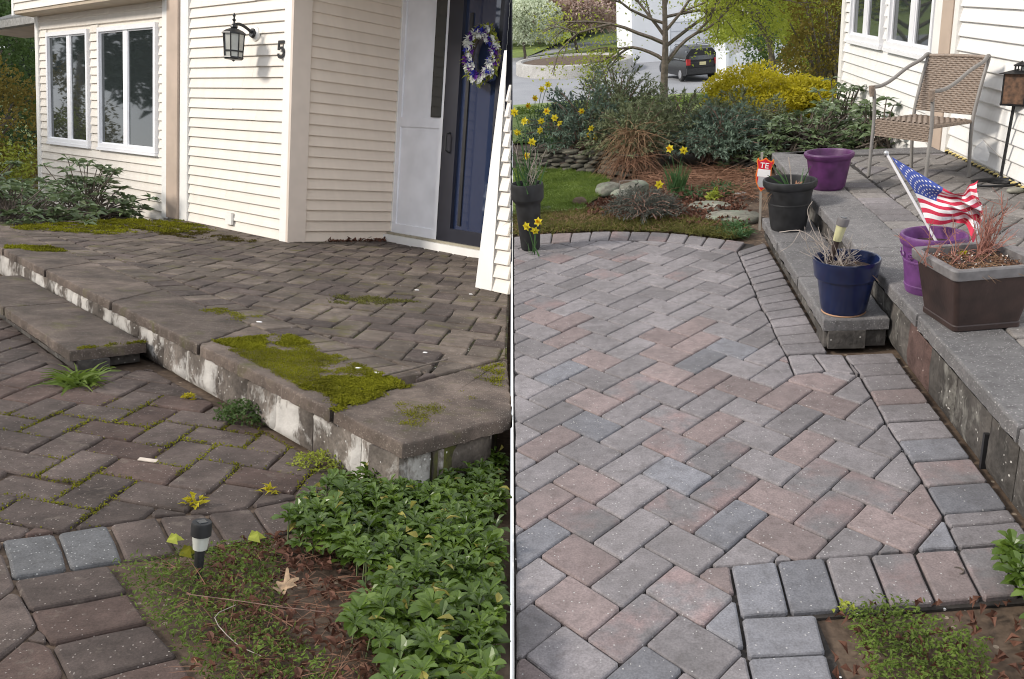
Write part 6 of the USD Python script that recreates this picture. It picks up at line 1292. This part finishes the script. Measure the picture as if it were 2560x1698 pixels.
# trees round the driveway
tree('flowering_tree', (2.6, 78, ZB), 5.5, (3.0, 3, 2.3), 'blossom_white', 8000, .3, 401, 'white flowering tree at the top left beyond the driveway', clump=.45, zc=.45)
tree('flowering_tree', (7.2, 80, ZB), 6, (3.6, 3.0, 2.6), 'blossom_pink', 9000, .3, 402, 'pale pink flowering tree at the top beyond the island', clump=.45, zc=.55)
tree('flowering_tree', (.2, 90, ZB), 7, (4, 3, 3.2), 'blossom_white', 7000, .34, 403, 'pale flowering tree behind the white one', clump=.4, zc=.45)
tree('leafy_tree', (4.5, 92, ZB), 8, (5, 4, 4), 'leaf_spring', 10000, .36, 404, 'yellow green tree behind the flowering trees', clump=.45, zc=.42)
tree('leafy_tree', (13.5, 92, ZB), 12, (5, 4, 5), 'leaf_green', 8000, .4, 405, 'green tree behind the white garage', clump=.35, zc=.6)
tree('golden_tree', (9.4, 33, -3.35), 5.6, (1.9, 2.0, 1.9), 'leaf_spring', 14000, .15, 406, 'yellow blossoming tree hanging over the white fence', clump=.9, hole=.44, zc=.72)
tree('golden_tree', (11.2, 30, -3.2), 4.6, (1.7, 1.7, 1.7), 'leaf_yellow', 6000, .12, 407, 'golden tree left of the olive thicket', clump=1.0, hole=.47, zc=.72)
tree('leafy_tree', (17.5, 50, ZB), 7, (3.6, 3, 3.4), 'leaf_green', 9000, .26, 408, 'green tree right of the grey shed', clump=.5, zc=.55)
tree('leafy_tree', (14.5, 40, ZB), 6, (2.2, 2, 2.6), 'leaf_olive', 8000, .16, 409, 'brownish tree behind the golden tree', clump=.8, zc=.6)
tree('leafy_tree', (24, 70, ZB), 12, (5, 4, 6), 'leaf_dark', 9000, .4, 410, 'dark tree closing the view at the top right', clump=.4, zc=.55)
for i, (x, y) in enumerate(((-8, 105), (18, 105), (28, 98), (1, 112), (10, 115))):
    tree('wood_tree', (x, y, ZB), 11, (6.5, 4, 5.5), 'leaf_green', 6000, .6, 420 + i, 'tree of the wood edge far behind the driveway', group='trees of the wood edge far behind the driveway', clump=.3, zc=.42)
# the small bed at the lower right corner of the clean patio
rng = np.random.default_rng(500)
bedp = [(.77, 2.02), (.73, 1.78), (.68, 1.4), (2.0, 1.4), (1.45, 2.2), (1.36, 2.03)]
n = 500; pp = in_poly(rng, bedp, n); single('leaf_litter', leaves(np.c_[pp, rng.uniform(0, .02, n)], rng.normal(size=(n, 3)) * [1, 1, .25], rng.uniform(.02, .045, n), .018, rng, fold=.5, curl=.4), 'dry_leaf', 'dead leaves in the corner bed below the border pavers', 'leaf litter', o=(1.0, 1.9, 0), kind='stuff')
n = 2200; pp = in_poly(rng, [(.84, 2.02), (.80, 1.75), (1.0, 1.6), (1.12, 1.85), (1.0, 2.02)], n); pp += rng.normal(size=(n, 2)) * .012
single('weeds', leaves(np.c_[pp, rng.uniform(0, .04, n)], rng.normal(size=(n, 3)) * [1, 1, .5] + [0, 0, .5], rng.uniform(.008, .022, n), rng.uniform(.004, .009, n), rng), 'weed_leaf', 'low weeds in the corner bed next to the grey border pavers', 'weeds', o=(.95, 1.85, 0), kind='stuff')
pts = in_poly(rng, [(1.28, 2.12), (1.5, 2.2), (1.6, 1.5), (1.2, 1.5), (1.25, 1.8), (1.28, 1.95)], 110); P, D, N, Ls = [], [], [], []
for x, y in pts:
    h = rng.uniform(.05, .1); k = rng.integers(6, 9); a0 = rng.uniform(0, 6.28)
    for layer in (0, 1):
        for i in range(k - layer * 3):
            a = a0 + layer * .5 + i * 6.283 / (k - layer * 3); P.append((x, y, h + layer * .018)); D.append((math.cos(a), math.sin(a), .25 + layer * .7 + rng.normal() * .15)); N.append((-.4 * math.cos(a), -.4 * math.sin(a), 1)); Ls.append(rng.uniform(.042, .06))
single('ground_cover', leaves(P, D, Ls, np.array(Ls) * .5, rng, fold=.22, curl=.22, N=np.array(N), blunt=True), 'leaf_pachysandra', 'glossy green ground cover at the lower right corner of the clean patio', 'ground cover', o=(1.3, 1.9, 0), kind='stuff')
low_weed((.84, 2.03, 0), 24, .03, .02, .02, 'leaf_spring', 'tiny green sprig at the edge of the border pavers', frame='R')
